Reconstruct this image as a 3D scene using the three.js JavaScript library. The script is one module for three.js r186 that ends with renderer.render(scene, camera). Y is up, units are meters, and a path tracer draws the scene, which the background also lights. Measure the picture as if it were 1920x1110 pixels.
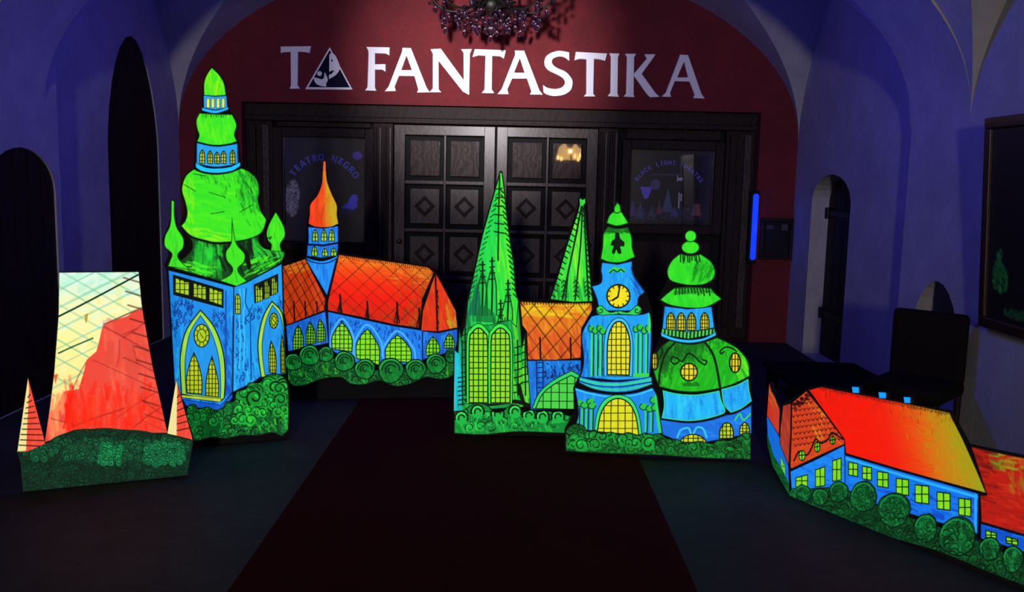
import * as THREE from 'three';
import { mergeGeometries, toCreasedNormals } from 'three/addons/utils/BufferGeometryUtils.js';
import { RoundedBoxGeometry } from 'three/addons/geometries/RoundedBoxGeometry.js';
import { RectAreaLightUniformsLib } from 'three/addons/lights/RectAreaLightUniformsLib.js';

// ---------------------------------------------------------------- camera, sky, lights, exposure
RectAreaLightUniformsLib.init();
const scene = new THREE.Scene();
scene.background = new THREE.Color(0x000000);
const renderer = new THREE.WebGLRenderer({ antialias: true });
renderer.toneMapping = THREE.LinearToneMapping;
renderer.toneMappingExposure = 1;
renderer.shadowMap.enabled = true;

const FOCAL = 1700;                                   // pixels, in the 1920 x 1110 frame
const camera = new THREE.PerspectiveCamera(2 * Math.atan(555 / FOCAL) * 180 / Math.PI, 1920 / 1110, 0.05, 60);
camera.position.set(0, 1.6, 0);
camera.rotation.order = 'YXZ';
camera.rotation.set(-7.5 * Math.PI / 180, 0, 1.25 * Math.PI / 180);
camera.updateMatrixWorld(true);

// blue spill of the two blacklight floods hung from the transverse arch and turned to the side walls (fixtures are built further down)
const BLACKLIGHT = new THREE.Color().setRGB(0.04, 0.05, 1.0);
const FLOODS = [
  { at: [-0.55, 3.12, -5.95], aim: [-3.3, 1.75, -6.35], power: 84 },
  { at: [0.1, 3.12, -5.95], aim: [2.75, 1.75, -6.35], power: 84 },
];
const floodLights = FLOODS.map(({ at, aim, power }) => {
  const l = new THREE.RectAreaLight(BLACKLIGHT, power, 0.62, 0.16);
  l.position.set(...at); l.lookAt(...aim); l.translateZ(-0.03); scene.add(l);
  return l;
});
// white spotlight on the sign above the doors
const SPOT_AT = [-0.45, 2.4, -3.4], SPOT_AIM = [-0.36, 2.66, -9];
const signSpot = new THREE.SpotLight(new THREE.Color().setRGB(1, 0.95, 1), 128, 14, 0.27, 1, 2);
signSpot.position.set(...SPOT_AT); signSpot.target.position.set(...SPOT_AIM); signSpot.castShadow = true; signSpot.shadow.radius = 3;
scene.add(signSpot, signSpot.target);
// soft neutral light of the lit foyer at the far end of the hall, behind the camera
const FOYER = { at: [-0.75, 2.9, 10.85], w: 0.5, h: 0.9 };
const foyerLight = new THREE.RectAreaLight(new THREE.Color().setRGB(1, 0.9, 0.86), 340, FOYER.w, FOYER.h);
foyerLight.position.set(...FOYER.at); foyerLight.lookAt(FOYER.at[0], FOYER.at[1] + 0.05, -9); scene.add(foyerLight);

// ---------------------------------------------------------------- helpers
let rngState = 7;
const seedRng = (n) => { rngState = n | 0; };
const rnd = () => { rngState = (rngState + 0x6d2b79f5) | 0; let t = Math.imul(rngState ^ (rngState >>> 15), 1 | rngState); t = (t + Math.imul(t ^ (t >>> 7), 61 | t)) ^ t; return ((t ^ (t >>> 14)) >>> 0) / 4294967296; };
const rr = (a, b) => a + (b - a) * rnd();
const lin = (r, g, b) => new THREE.Color().setRGB(r, g, b);
const std = (c, o = {}) => new THREE.MeshStandardMaterial({ color: c, roughness: 0.8, ...o });
const phy = (c, o = {}) => new THREE.MeshPhysicalMaterial({ color: c, roughness: 0.5, ...o });
const names = new Map();
const numbered = (n) => { const k = names.get(n) ?? 0; names.set(n, k + 1); return k ? `${n}_${String(k).padStart(3, '0')}` : n; };
function mesh(name, geo, mat, parent) {
  const m = new THREE.Mesh(geo, mat); m.castShadow = m.receiveShadow = true;
  m.name = parent ? name : numbered(name); (parent ?? scene).add(m); return m;
}
function thing(name, label, category, pos = [0, 0, 0], turn = 0, group) {
  const o = new THREE.Group(); o.name = numbered(name); o.position.set(...pos); o.rotation.y = turn;
  o.userData = { label, category }; if (group) o.userData.group = group; scene.add(o); return o;
}
function struct(name, geo, mat, label, category) {
  const m = geo ? mesh(name, geo, mat) : new THREE.Group();
  if (!geo) { m.name = numbered(name); scene.add(m); }
  m.userData = { kind: 'structure', label, category }; return m;
}
const box = (x0, x1, y0, y1, z0, z1) => new THREE.BoxGeometry(x1 - x0, y1 - y0, z1 - z0).translate((x0 + x1) / 2, (y0 + y1) / 2, (z0 + z1) / 2);
const rbox = (x0, x1, y0, y1, z0, z1, r = 0.01) => new RoundedBoxGeometry(x1 - x0, y1 - y0, z1 - z0, 2, r).translate((x0 + x1) / 2, (y0 + y1) / 2, (z0 + z1) / 2);
const merge = (l) => mergeGeometries(l.map((g) => (g.index ? g.toNonIndexed() : g)).map((g) => { for (const k of Object.keys(g.attributes)) if (!['position', 'normal', 'uv'].includes(k)) g.deleteAttribute(k); return g; }));
// direction in which a point of the photograph lies, to lay things out on the floor and on walls
const look = (px, py) => new THREE.Vector3((px - 960) / FOCAL, (555 - py) / FOCAL, -1).transformDirection(camera.matrixWorld);
const onFloor = (px, py) => { const d = look(px, py), t = -1.6 / d.y; return new THREE.Vector3(d.x * t, 0, d.z * t); };
const onEnd = (px, py, z = -9) => { const d = look(px, py), t = z / d.z; return [d.x * t, 1.6 + d.y * t]; };

// closed outline through points; a point with a third entry is a corner, other points are rounded through
function spline(pts, step = 6) {
  const n = pts.length, corner = pts.map((p) => !!p[2]), out = [];
  const start = corner.indexOf(true), closed = start < 0;
  const P = (i) => pts[((i % n) + n) % n];
  for (let k = 0; k < n; k++) {
    const i = (closed ? 0 : start) + k, a = P(i), b = P(i + 1);
    const ca = corner[((i % n) + n) % n], cb = corner[(i + 1) % n];
    out.push([a[0], a[1]]);
    if (ca && cb) continue;
    const p0 = ca ? a : P(i - 1), p3 = cb ? b : P(i + 2);
    for (let s = 1; s < step; s++) {
      const t = s / step, t2 = t * t, t3 = t2 * t, f = (q0, q1, q2, q3) => 0.5 * (2 * q1 + (q2 - q0) * t + (2 * q0 - 5 * q1 + 4 * q2 - q3) * t2 + (3 * q1 - q0 - 3 * q2 + q3) * t3);
      out.push([f(p0[0], a[0], b[0], p3[0]), f(p0[1], a[1], b[1], p3[1])]);
    }
  }
  return out;
}
const poly = (...p) => p.map(([x, y]) => [x, y, 1]);
const lump = (cx, cy, rx, ry = rx, n = 20) => { const ph = rnd() * 6.3; return Array.from({ length: n }, (_, i) => { const a = i / n * 6.283, k = 1 + 0.035 * Math.sin(a * 3 + ph) + rr(-0.035, 0.035); return [cx + rx * k * Math.cos(a), cy + ry * k * Math.sin(a)]; }); };
const oval = (cx, cy, rx, ry = rx, n = 22) => Array.from({ length: n }, (_, i) => [cx + rx * Math.cos(i / n * 2 * Math.PI), cy + ry * Math.sin(i / n * 2 * Math.PI), 1]);

// procedural surface textures (colour grain and fine relief only)
function noiseGrid(w, h, cells, seed) {
  seedRng(seed); const g = Array.from({ length: cells * cells }, rnd), out = new Float32Array(w * h);
  for (let y = 0; y < h; y++) for (let x = 0; x < w; x++) {
    const fx = x / w * cells, fy = y / h * cells, ix = Math.floor(fx), iy = Math.floor(fy), s = (t) => t * t * (3 - 2 * t), u = s(fx - ix), v = s(fy - iy);
    const q = (i, j) => g[(j % cells) * cells + (i % cells)];
    out[y * w + x] = (q(ix, iy) * (1 - u) + q(ix + 1, iy) * u) * (1 - v) + (q(ix, iy + 1) * (1 - u) + q(ix + 1, iy + 1) * u) * v;
  }
  return out;
}
function grainTexture(size, seed, layers, colour, srgb = true) {
  const sum = new Float32Array(size * size); let tot = 0;
  layers.forEach(([cells, amp], k) => { const n = noiseGrid(size, size, cells, seed + k); tot += amp; for (let i = 0; i < sum.length; i++) sum[i] += n[i] * amp; });
  const data = new Uint8Array(size * size * 4);
  for (let i = 0; i < sum.length; i++) { const c = colour(sum[i] / tot); data[i * 4] = c[0]; data[i * 4 + 1] = c[1]; data[i * 4 + 2] = c[2]; data[i * 4 + 3] = 255; }
  const t = new THREE.DataTexture(data, size, size); t.wrapS = t.wrapT = THREE.RepeatWrapping; t.magFilter = THREE.LinearFilter; t.minFilter = THREE.LinearMipmapLinearFilter;
  if (srgb) t.colorSpace = THREE.SRGBColorSpace; t.needsUpdate = true; return t;
}
const mix3 = (a, b) => (t) => a.map((v, i) => Math.round(v + (b[i] - v) * t));
const plasterMap = grainTexture(512, 11, [[4, 1], [11, 0.8], [40, 0.6], [170, 0.5]], mix3([150, 148, 146], [192, 190, 187]));
const plasterBump = grainTexture(512, 31, [[9, 1], [50, 0.6], [200, 0.5]], (t) => [t * 255, t * 255, t * 255], false);
const stoneMap = grainTexture(512, 51, [[5, 1], [17, 1], [60, 0.8], [220, 0.8]], mix3([36, 36, 36], [66, 64, 62]));
const redMap = grainTexture(512, 71, [[6, 1], [30, 0.7], [190, 0.9]], mix3([88, 18, 24], [128, 30, 36]));
const carpetMap = grainTexture(512, 91, [[8, 0.6], [90, 1], [256, 1.2]], mix3([46, 7, 13], [70, 13, 22]));
const pileBump = grainTexture(512, 93, [[256, 1]], (t) => [t * 255, t * 255, t * 255], false);
function woodTexture(seed, a, b) {
  const W = 256, H = 1024, data = new Uint8Array(W * H * 4), n1 = noiseGrid(W, H, 7, seed), n2 = noiseGrid(W, H, 64, seed + 1); seedRng(seed + 2);
  const col = Array.from({ length: W }, () => rnd());
  for (let y = 0; y < H; y++) for (let x = 0; x < W; x++) {
    const k = y * W + x, w = Math.sin((x / W * 26 + n1[k] * 5 + Math.sin(y / H * 6.28) * 0.5) * 2) * 0.5 + 0.5, f = Math.min(1, w * 0.45 + col[x] * 0.35 + n2[k] * 0.2);
    for (let c = 0; c < 3; c++) data[k * 4 + c] = a[c] + (b[c] - a[c]) * f; data[k * 4 + 3] = 255;
  }
  const t = new THREE.DataTexture(data, W, H); t.wrapS = t.wrapT = THREE.RepeatWrapping; t.magFilter = THREE.LinearFilter; t.minFilter = THREE.LinearMipmapLinearFilter; t.colorSpace = THREE.SRGBColorSpace; t.needsUpdate = true; return t;
}
const woodMap = woodTexture(101, [42, 34, 32], [88, 73, 67]);
const woodMapDark = woodTexture(111, [26, 18, 16], [50, 36, 31]);
// uv in metres, from the two axes a face spans
function metreUv(geo, size = 1, axes = null) {
  const g = geo.index ? geo.toNonIndexed() : geo, p = g.attributes.position, nn = g.attributes.normal, uv = new Float32Array(p.count * 2);
  for (let i = 0; i < p.count; i += 3) {
    const nx = Math.abs(nn.getX(i)), ny = Math.abs(nn.getY(i)), nz = Math.abs(nn.getZ(i));
    for (let j = i; j < i + 3; j++) {
      const q = [p.getX(j), p.getY(j), p.getZ(j)];
      const [a, b] = axes ?? (ny >= nx && ny >= nz ? [0, 2] : nx >= nz ? [2, 1] : [0, 1]);
      uv[j * 2] = q[a] / size; uv[j * 2 + 1] = q[b] / size;
    }
  }
  g.setAttribute('uv', new THREE.BufferAttribute(uv, 2)); return g;
}
const M = {
  plaster: std(0xffffff, { map: plasterMap, bumpMap: plasterBump, bumpScale: 0.003, roughness: 0.9 }),
  red: std(0xffffff, { map: redMap, bumpMap: plasterBump, bumpScale: 0.003, roughness: 0.85 }),
  stone: phy(0xffffff, { map: stoneMap, roughness: 0.7, specularIntensity: 0.3 }),
  carpet: phy(0xffffff, { map: carpetMap, bumpMap: pileBump, bumpScale: 0.003, roughness: 1, specularIntensity: 0.1 }),
  wood: phy(0xffffff, { map: woodMap, roughness: 0.55, specularIntensity: 0.5, clearcoat: 0.15, clearcoatRoughness: 0.25 }),
  woodPanel: phy(0xffffff, { map: woodMap, roughness: 0.6, specularIntensity: 0.3, clearcoat: 1, clearcoatRoughness: 0.02 }),
  woodDark: phy(0xffffff, { map: woodMapDark, roughness: 0.6, specularIntensity: 0.35 }),
  black: std(lin(0.004, 0.004, 0.004), { roughness: 0.9 }),
  iron: std(lin(0.02, 0.018, 0.016), { roughness: 0.5, metalness: 0.7 }),
  brass: std(lin(0.5, 0.3, 0.1), { roughness: 0.3, metalness: 1 }),
  letter: std(lin(0.74, 0.74, 0.76), { roughness: 0.4, metalness: 0.15 }),
  glass: phy(0xffffff, { transmission: 1, thickness: 0, roughness: 0.03, ior: 1.5 }),
  crystal: phy(lin(0.55, 0.53, 0.66), { roughness: 0.01, transmission: 1, thickness: 0.02, ior: 1.6 }),
  velvet: phy(lin(0.008, 0.006, 0.006), { roughness: 1, specularIntensity: 0.15 }),
};

// ---------------------------------------------------------------- structure: floor, vaults, walls
const CX = -0.265, HALF = 2.97, HALF2 = 3.03, SPRING = 2.0, RISE = 1.63, Z_END = -9, Z_PIER1 = -5.5, Z_PIER2 = -6.33, Z_BACK = 3.5, Z_HALL = 11;
struct('floor', metreUv(box(CX - 3.7, CX + 3.7, -0.2, 0, Z_END - 0.6, Z_HALL + 0.3), 1.6), M.stone, 'dark grey stone floor either side of the carpet', 'floor');
function vault(name, half, z0, z1, k, rise, label, n = 64, dome = 0) {
  const zc = (z0 + z1) / 2, hz = Math.abs(z1 - z0) / 2, pos = [], idx = [], top = 5.2, nx = n, nz = k ? n : 4;
  const sn = (i, m) => Math.sin((i / m - 0.5) * Math.PI);
  const xs = Array.from({ length: nx + 1 }, (_, i) => CX + half * sn(i, nx)), zs = Array.from({ length: nz + 1 }, (_, j) => { const t = sn(j, nz); return zc + hz * Math.sign(t) * Math.pow(Math.abs(t), k || 1); });
  zs.forEach((z, j) => xs.forEach((x, i) => { const u = Math.abs(sn(i, nx)), v = k ? Math.abs(sn(j, nz)) : 1, w = Math.min(u, v); pos.push(x, SPRING + (rise + dome * (1 - v * v)) * Math.sqrt(Math.max(0, 1 - w * w)), z); }));
  const W = nx + 1, base = pos.length / 3;
  for (const z of zs) for (const x of xs) pos.push(x, top, z);
  for (let j = 0; j < nz; j++) for (let i = 0; i < nx; i++) {           // quads are cut along the groins
    const a = j * W + i, b = a + 1, c = a + W, d = c + 1;
    if ((i < nx / 2) === (j < nz / 2)) idx.push(a, b, d, a, d, c); else idx.push(a, b, c, b, d, c);
    idx.push(base + a, base + c, base + b, base + b, base + c, base + d);
  }
  const rim = (p) => { for (let i = 0; i + 1 < p.length; i++) idx.push(p[i], base + p[i], p[i + 1], p[i + 1], base + p[i], base + p[i + 1]); };
  rim(xs.map((_, i) => i)); rim(xs.map((_, i) => nz * W + i)); rim(zs.map((_, j) => j * W)); rim(zs.map((_, j) => j * W + nx));
  const g = new THREE.BufferGeometry(); g.setAttribute('position', new THREE.Float32BufferAttribute(pos, 3)); g.setIndex(idx);
  const ng = toCreasedNormals(g, 0.35);
  return struct(name, metreUv(ng, 1.3), M.plaster, label, 'ceiling');
}
vault('ceiling', HALF, Z_PIER1, Z_BACK, 1.0, RISE, 'pale plaster groin vault over the near bay', 64, 1.0);
vault('ceiling', HALF2, Z_END, Z_PIER2, 2.3, RISE + 0.06, 'pale plaster groin vault before the red end wall', 64, 0.3);
vault('trim_1', HALF, Z_PIER2, Z_PIER1, 0, RISE - 0.06, 'broad plaster transverse arch springing from the wall piers', 64);

const archPts = (c, w, yTop, rise, pointed, n = 14) => {   // opening outline in (s, y), s = -z, from the floor up
  const pts = [[c - w / 2, 0]];
  for (let i = 0; i <= n; i++) {
    const a = Math.PI * (1 - i / n), s = c + w / 2 * Math.cos(a), t = Math.sin(a);
    pts.push([s, yTop - rise + rise * (pointed ? Math.pow(t, 1.25) : t)]);
  }
  pts.push([c + w / 2, 0]); return pts;
};
const pathOf = (pts, Kind = THREE.Shape) => { const s = new Kind(); pts.forEach(([x, y], i) => (i ? s.lineTo(x, y) : s.moveTo(x, y))); s.closePath(); return s; };
// upright slab whose inner face lies at x, its outline in (s, y); side +1 = right wall (thickness goes to +x)
function sideSlab(outline, hole, x, side, thick) {
  const sh = pathOf(outline); if (hole) sh.holes.push(pathOf(hole, THREE.Path));
  const g = new THREE.ExtrudeGeometry(sh, { depth: thick, bevelEnabled: false, curveSegments: 12 });
  g.applyMatrix4(new THREE.Matrix4().set(0, 0, side, x, 0, 1, 0, 0, -1, 0, 0, 0, 0, 0, 0, 1));   // (s, y, d) to (x + side d, y, -s)
  if (side > 0) { /* mirrored: faces are drawn on both sides */ }
  const ng = g.index ? g.toNonIndexed() : g; ng.computeVertexNormals(); return ng;
}
const rectSY = (s0, s1, y1 = 5) => [[s0, 0], [s1, 0], [s1, y1], [s0, y1]];
const XR1 = CX + HALF, XL1 = CX - HALF, XR2 = CX + HALF2, XL2 = CX - HALF2;
const lift = (pts, e = 0.001) => pts.map(([s, y]) => [s, y < e ? e : y]);
const OPEN = {
  leftPier: archPts(6.0, 0.86, 1.72, 0.3), rightPier: archPts(5.74, 0.74, 1.0, 0.5, true),
  leftBay: archPts(7.95, 1.06, 2.72, 0.95, true), rightBay: archPts(7.98, 0.98, 1.68, 0.26),
};
const wallPart = (name, outline, hole, x, side, label) => struct(name, metreUv(sideSlab(outline, hole && lift(hole), x, side, 0.55), 1.3), M.plaster, label, 'wall');
wallPart('wall_left', rectSY(-3.5, 5.5), null, XL1, -1, 'plain plaster wall of the near bay on the left');
wallPart('wall_right', rectSY(-3.5, 5.2), null, XR1, 1, 'plain plaster wall behind the framed picture');
wallPart('wall_left', rectSY(5.5, 6.5), OPEN.leftPier, XL1, -1, 'plaster pier pierced by a small dark arched doorway');
wallPart('wall_right', rectSY(5.2, 6.3), OPEN.rightPier, XR1, 1, 'plaster pier with a low arched niche');
wallPart('wall_left', rectSY(6.5, 9.0), OPEN.leftBay, XL2, -1, 'plaster wall with the tall pointed dark opening');
wallPart('wall_right', rectSY(6.3, 9.0), OPEN.rightBay, XR2, 1, 'plaster wall with the low round-topped door');
// unseen hall added behind the viewer, coloured dark to hold down bounced light
const darkWall = std(lin(0.035, 0.022, 0.02), { roughness: 0.95, bumpMap: plasterBump, bumpScale: 0.004 });
struct('wall_back', metreUv(box(CX - 3.6, CX + 3.6, 0, 4.2, Z_HALL, Z_HALL + 0.3), 1.3), darkWall, 'dark wall closing the hall far behind the viewer', 'wall');
for (const [x0, x1, n] of [[CX - 3.6, CX - 3.3, 'left'], [CX + 3.3, CX + 3.6, 'right']]) struct('wall_' + n, metreUv(box(x0, x1, 0, 4.2, Z_BACK, Z_HALL), 1.3), darkWall, `dark ${n} wall of the unseen hall added behind the viewer`, 'wall');
struct('ceiling', metreUv(box(CX - 3.6, CX + 3.6, 4.2, 4.4, Z_BACK, Z_HALL + 0.3), 1.3), darkWall, 'dark flat ceiling of the unseen hall added behind the viewer', 'ceiling');
{ // red end wall with the wide recess of the wooden portal
  const sh = pathOf([[CX - 3.6, 0], [CX + 3.6, 0], [CX + 3.6, 4.2], [CX - 3.6, 4.2]]);
  sh.holes.push(pathOf([[-2.68, 0.001], [2.39, 0.001], [2.39, 2.27], [-2.68, 2.27]], THREE.Path));
  struct('wall_end', metreUv(new THREE.ExtrudeGeometry(sh, { depth: 0.5, bevelEnabled: false }).translate(0, 0, Z_END - 0.5), 1.2), M.red, 'dark red wall under the vault, around the wooden portal', 'wall');
}
// leaves and backs of the side openings
function leafOf(pts, x, side, thick, mat) { return metreUv(sideSlab(pts, null, x, side, thick), 0.6, [2, 1]); }
const insetArch = (pts, e) => { const c = pts.reduce((a, p) => a + p[0], 0) / pts.length; return pts.map(([s, y]) => [c + (s - c) * (1 - e), y < 0.01 ? 0.01 : y - e * 0.2]); };
function plankDoor(name, label, open, x, side, mat, depth, hinges) {
  const d = struct(name, null, null, label, 'door'), c = (open[0][0] + open[open.length - 1][0]) / 2, w = Math.abs(open[open.length - 1][0] - open[0][0]), n = 5;
  const roofAt = (s) => { for (let i = 1; i < open.length - 2; i++) { const a = open[i], b = open[i + 1]; if (s >= a[0] - 1e-6 && s <= b[0] + 1e-6) return a[1] + (b[1] - a[1]) * (s - a[0]) / Math.max(1e-6, b[0] - a[0]); } return open[1][1]; };
  for (let i = 0; i < n; i++) {
    const a = c - w / 2 + w * i / n + 0.006, b = c - w / 2 + w * (i + 1) / n - 0.006, pts = [[a, 0.01]];
    for (let k = 0; k <= 6; k++) { const s = a + (b - a) * k / 6; pts.push([s, roofAt(s) - 0.004]); }
    pts.push([b, 0.01]);
    mesh('plank', leafOf(pts, x + side * depth, side, 0.04), mat, d);
  }
  mesh('backing', metreUv(sideSlab(insetArch(open, -0.02), null, x + side * (depth + 0.045), side, 0.03), 0.6), M.black, d);
  for (const [s, y] of hinges) {
    mesh('hinge', new THREE.CylinderGeometry(0.022, 0.022, 0.1, 10).translate(x + side * (depth - 0.02), y, -s), M.iron, d);
    mesh('strap', rbox(x + side * (depth - 0.012) - 0.008, x + side * (depth - 0.012) + 0.008, y - 0.025, y + 0.025, -s, -s + w * 0.75, 0.006), M.iron, d);
  }
  return d;
}
plankDoor('door_2', 'small dark round-topped plank door in the left pier', OPEN.leftPier, XL1, -1, M.woodDark, 0.012, []);
plankDoor('door_3', 'tall narrow pointed dark door in the left bay', OPEN.leftBay, XL2, -1, M.woodDark, 0.012, []);
plankDoor('door_4', 'low dark round-topped door with iron hinges and a pale reveal', OPEN.rightBay, XR2, 1, M.woodDark, 0.16, [[8.43, 1.33], [8.43, 0.4]]);
struct('wall_niche', metreUv(sideSlab(insetArch(OPEN.rightPier, -0.04), null, XR1 + 0.26, 1, 0.05), 1.3), M.plaster, 'pale back of the low arched niche', 'wall');

// carpet runner
{
  const g = metreUv(rbox(-1.06, 0.75, 0.0, 0.012, -8.8, 3.2, 0.005), 0.8);
  const m = mesh('carpet_runner', g, M.carpet); m.userData = { label: 'dark red carpet runner leading up to the wooden doors', category: 'carpet' };
}

// ---------------------------------------------------------------- wooden portal
const PZ = Z_END - 0.16;                                  // face of the woodwork
const panelGeo = (x0, x1, y0, y1, z, t = 0.02) => metreUv(rbox(x0, x1, y0, y1, z - t, z, 0.006), 0.5, [0, 1]);
const bars = (list) => metreUv(merge(list.map(([x0, x1, y0, y1, z0, z1]) => rbox(x0, x1, y0, y1, z0, z1, 0.007))), 0.5, [0, 1]);
{
  const t = struct('trim_2', null, null, 'dark carved wooden surround of the portal', 'trim');
  mesh('lintel', bars([[-2.68, 2.39, 2.15, 2.27, PZ - 0.1, PZ + 0.04], [-2.68, 2.39, 2.10, 2.15, PZ - 0.1, PZ + 0.075]]), M.woodDark, t);
  mesh('backing', box(-2.68, 2.39, 0, 2.2, PZ - 0.2, PZ - 0.1), M.black, t);
  for (const [x0, x1, steps] of [[-2.68, -2.42, 2], [-1.42, -1.22, 4], [0.83, 1.03, 4], [2.1, 2.39, 2]]) {
    mesh('post', bars([[x0, x1, 0, 2.1, PZ - 0.1, PZ]]), M.woodDark, t);
    for (let i = 0; i < steps; i++) { const a = x0 + (x1 - x0) * (i + 0.25) / steps, b = x0 + (x1 - x0) * (i + 0.75) / steps; mesh('fluting', bars([[a, b, 0.12, 2.06, PZ - 0.02, PZ + 0.03]]), i % 2 ? M.wood : M.woodDark, t); }
  }
}
{ // double doors
  const d = struct('door_1', null, null, 'dark panelled wooden double doors in the middle of the portal', 'door');
  for (const [x0, x1, flip] of [[-1.21, -0.2, 1], [-0.185, 0.825, -1]]) {
    const cols = [[x0 + 0.13, x0 + 0.485], [x0 + 0.535, x1 - 0.13]], rows = [[1.56, 1.97], [1.08, 1.49], [0.6, 1.01], [0.12, 0.53]];
    const stiles = [[x0, x0 + 0.11, 0.01, 2.09, PZ - 0.07, PZ], [x1 - 0.11, x1, 0.01, 2.09, PZ - 0.07, PZ], [x0 + 0.1, x1 - 0.1, 1.99, 2.09, PZ - 0.07, PZ - 0.002], [x0 + 0.1, x1 - 0.1, 0.01, 0.1, PZ - 0.07, PZ - 0.002], [cols[0][1] + 0.012, cols[1][0] - 0.012, 0.09, 2.0, PZ - 0.07, PZ - 0.006]];
    for (const y of [1.525, 1.045, 0.565]) stiles.push([x0 + 0.1, x1 - 0.1, y - 0.02, y + 0.02, PZ - 0.07, PZ - 0.009]);
    const leaf = mesh('leaf', bars(stiles), M.wood, d);
    for (const [cx0, cx1] of cols) rows.forEach(([y0, y1], r) => {
      mesh('panel', panelGeo(cx0 + 0.028, cx1 - 0.028, y0 + 0.028, y1 - 0.028, PZ - 0.045), r ? M.wood : M.woodPanel, leaf);
      if (!r) return;
      const mx = (cx0 + cx1) / 2, my = (y0 + y1) / 2, R = 0.1, w = 0.026, sh = pathOf([[0, R], [R, 0], [0, -R], [-R, 0]]); sh.holes.push(pathOf([[0, R - w * 1.5], [R - w * 1.5, 0], [0, -R + w * 1.5], [-R + w * 1.5, 0]], THREE.Path));
      mesh('diamond_moulding', metreUv(new THREE.ExtrudeGeometry(sh, { depth: 0.012, bevelEnabled: true, bevelSize: 0.004, bevelThickness: 0.004, bevelSegments: 1 }).translate(mx, my, PZ - 0.045), 0.5, [0, 1]), M.woodDark, leaf);
    });
    const [kx, ky] = flip > 0 ? [x0 + 0.06, 0.93] : [x1 - 0.06, 0.93];
    const knob = new THREE.LatheGeometry([[0, 0], [0.03, 0.002], [0.03, 0.008], [0.012, 0.014], [0.011, 0.035], [0.024, 0.048], [0.02, 0.066], [0, 0.07]].map((q) => new THREE.Vector2(...q)), 18).rotateX(Math.PI / 2).translate(kx, ky, PZ);
    mesh('knob', knob, M.brass, leaf);
  }
}
function canvasTexture(w, h, draw) {
  const c = document.createElement('canvas'); c.width = w; c.height = h; const x = c.getContext('2d'); draw(x, w, h);
  const t = new THREE.CanvasTexture(c); t.colorSpace = THREE.SRGBColorSpace; t.magFilter = THREE.LinearFilter; return t;
}
function arcText(x, text, cx, cy, r, a0, a1, size, col) {
  x.font = `bold ${size}px sans-serif`; x.fillStyle = col; x.textAlign = 'center'; x.textBaseline = 'middle';
  [...text].forEach((ch, i) => { const a = a0 + (a1 - a0) * i / (text.length - 1); x.save(); x.translate(cx + r * Math.sin(a), cy - r * Math.cos(a)); x.rotate(a); x.fillText(ch, 0, 0); x.restore(); });
}
const PK = 2.27, PPM = 420;                                          // poster pixels per metre
function sideWindow(n, label, x0, x1, y0, y1, posterLabel, draw) {
  const w = struct('window_' + n, null, null, label, 'window');
  mesh('frame', bars([[x0 - 0.09, x0, y0 - 0.09, y1 + 0.09, PZ - 0.1, PZ + 0.01], [x1, x1 + 0.09, y0 - 0.09, y1 + 0.09, PZ - 0.1, PZ + 0.01], [x0, x1, y1, y1 + 0.09, PZ - 0.1, PZ + 0.008], [x0, x1, y0 - 0.09, y0, PZ - 0.1, PZ + 0.008]]), M.woodDark, w);
  mesh('bead', bars([[x0, x0 + 0.014, y0, y1, PZ - 0.06, PZ - 0.02], [x1 - 0.014, x1, y0, y1, PZ - 0.06, PZ - 0.02]]), M.wood, w);
  mesh('pane', box(x0, x1, y0, y1, PZ - 0.046, PZ - 0.042), M.glass, w);
  mesh('lower_panel', panelGeo(x0, x1, 0.35, y0 - 0.17, PZ - 0.04), M.woodDark, w);
  mesh('top_panel', panelGeo(x0 - 0.05, x1 + 0.05, y1 + 0.1, 2.1, PZ - 0.03), M.woodDark, w);
  mesh('plinth', panelGeo(x0 - 0.05, x1 + 0.05, 0.02, 0.3, PZ - 0.02), M.woodDark, w);
  const tex = canvasTexture(Math.round((x1 - x0) * PPM), Math.round((y1 - y0) * PPM), draw);
  const p = mesh('theatre_poster', new THREE.BoxGeometry(x1 - x0 - 0.03, y1 - y0 - 0.03, 0.004).translate((x0 + x1) / 2, (y0 + y1) / 2, PZ - 0.075), std(0xffffff, { map: tex, roughness: 0.7 }));
  p.userData = { label: posterLabel, category: 'poster' };
}
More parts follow.
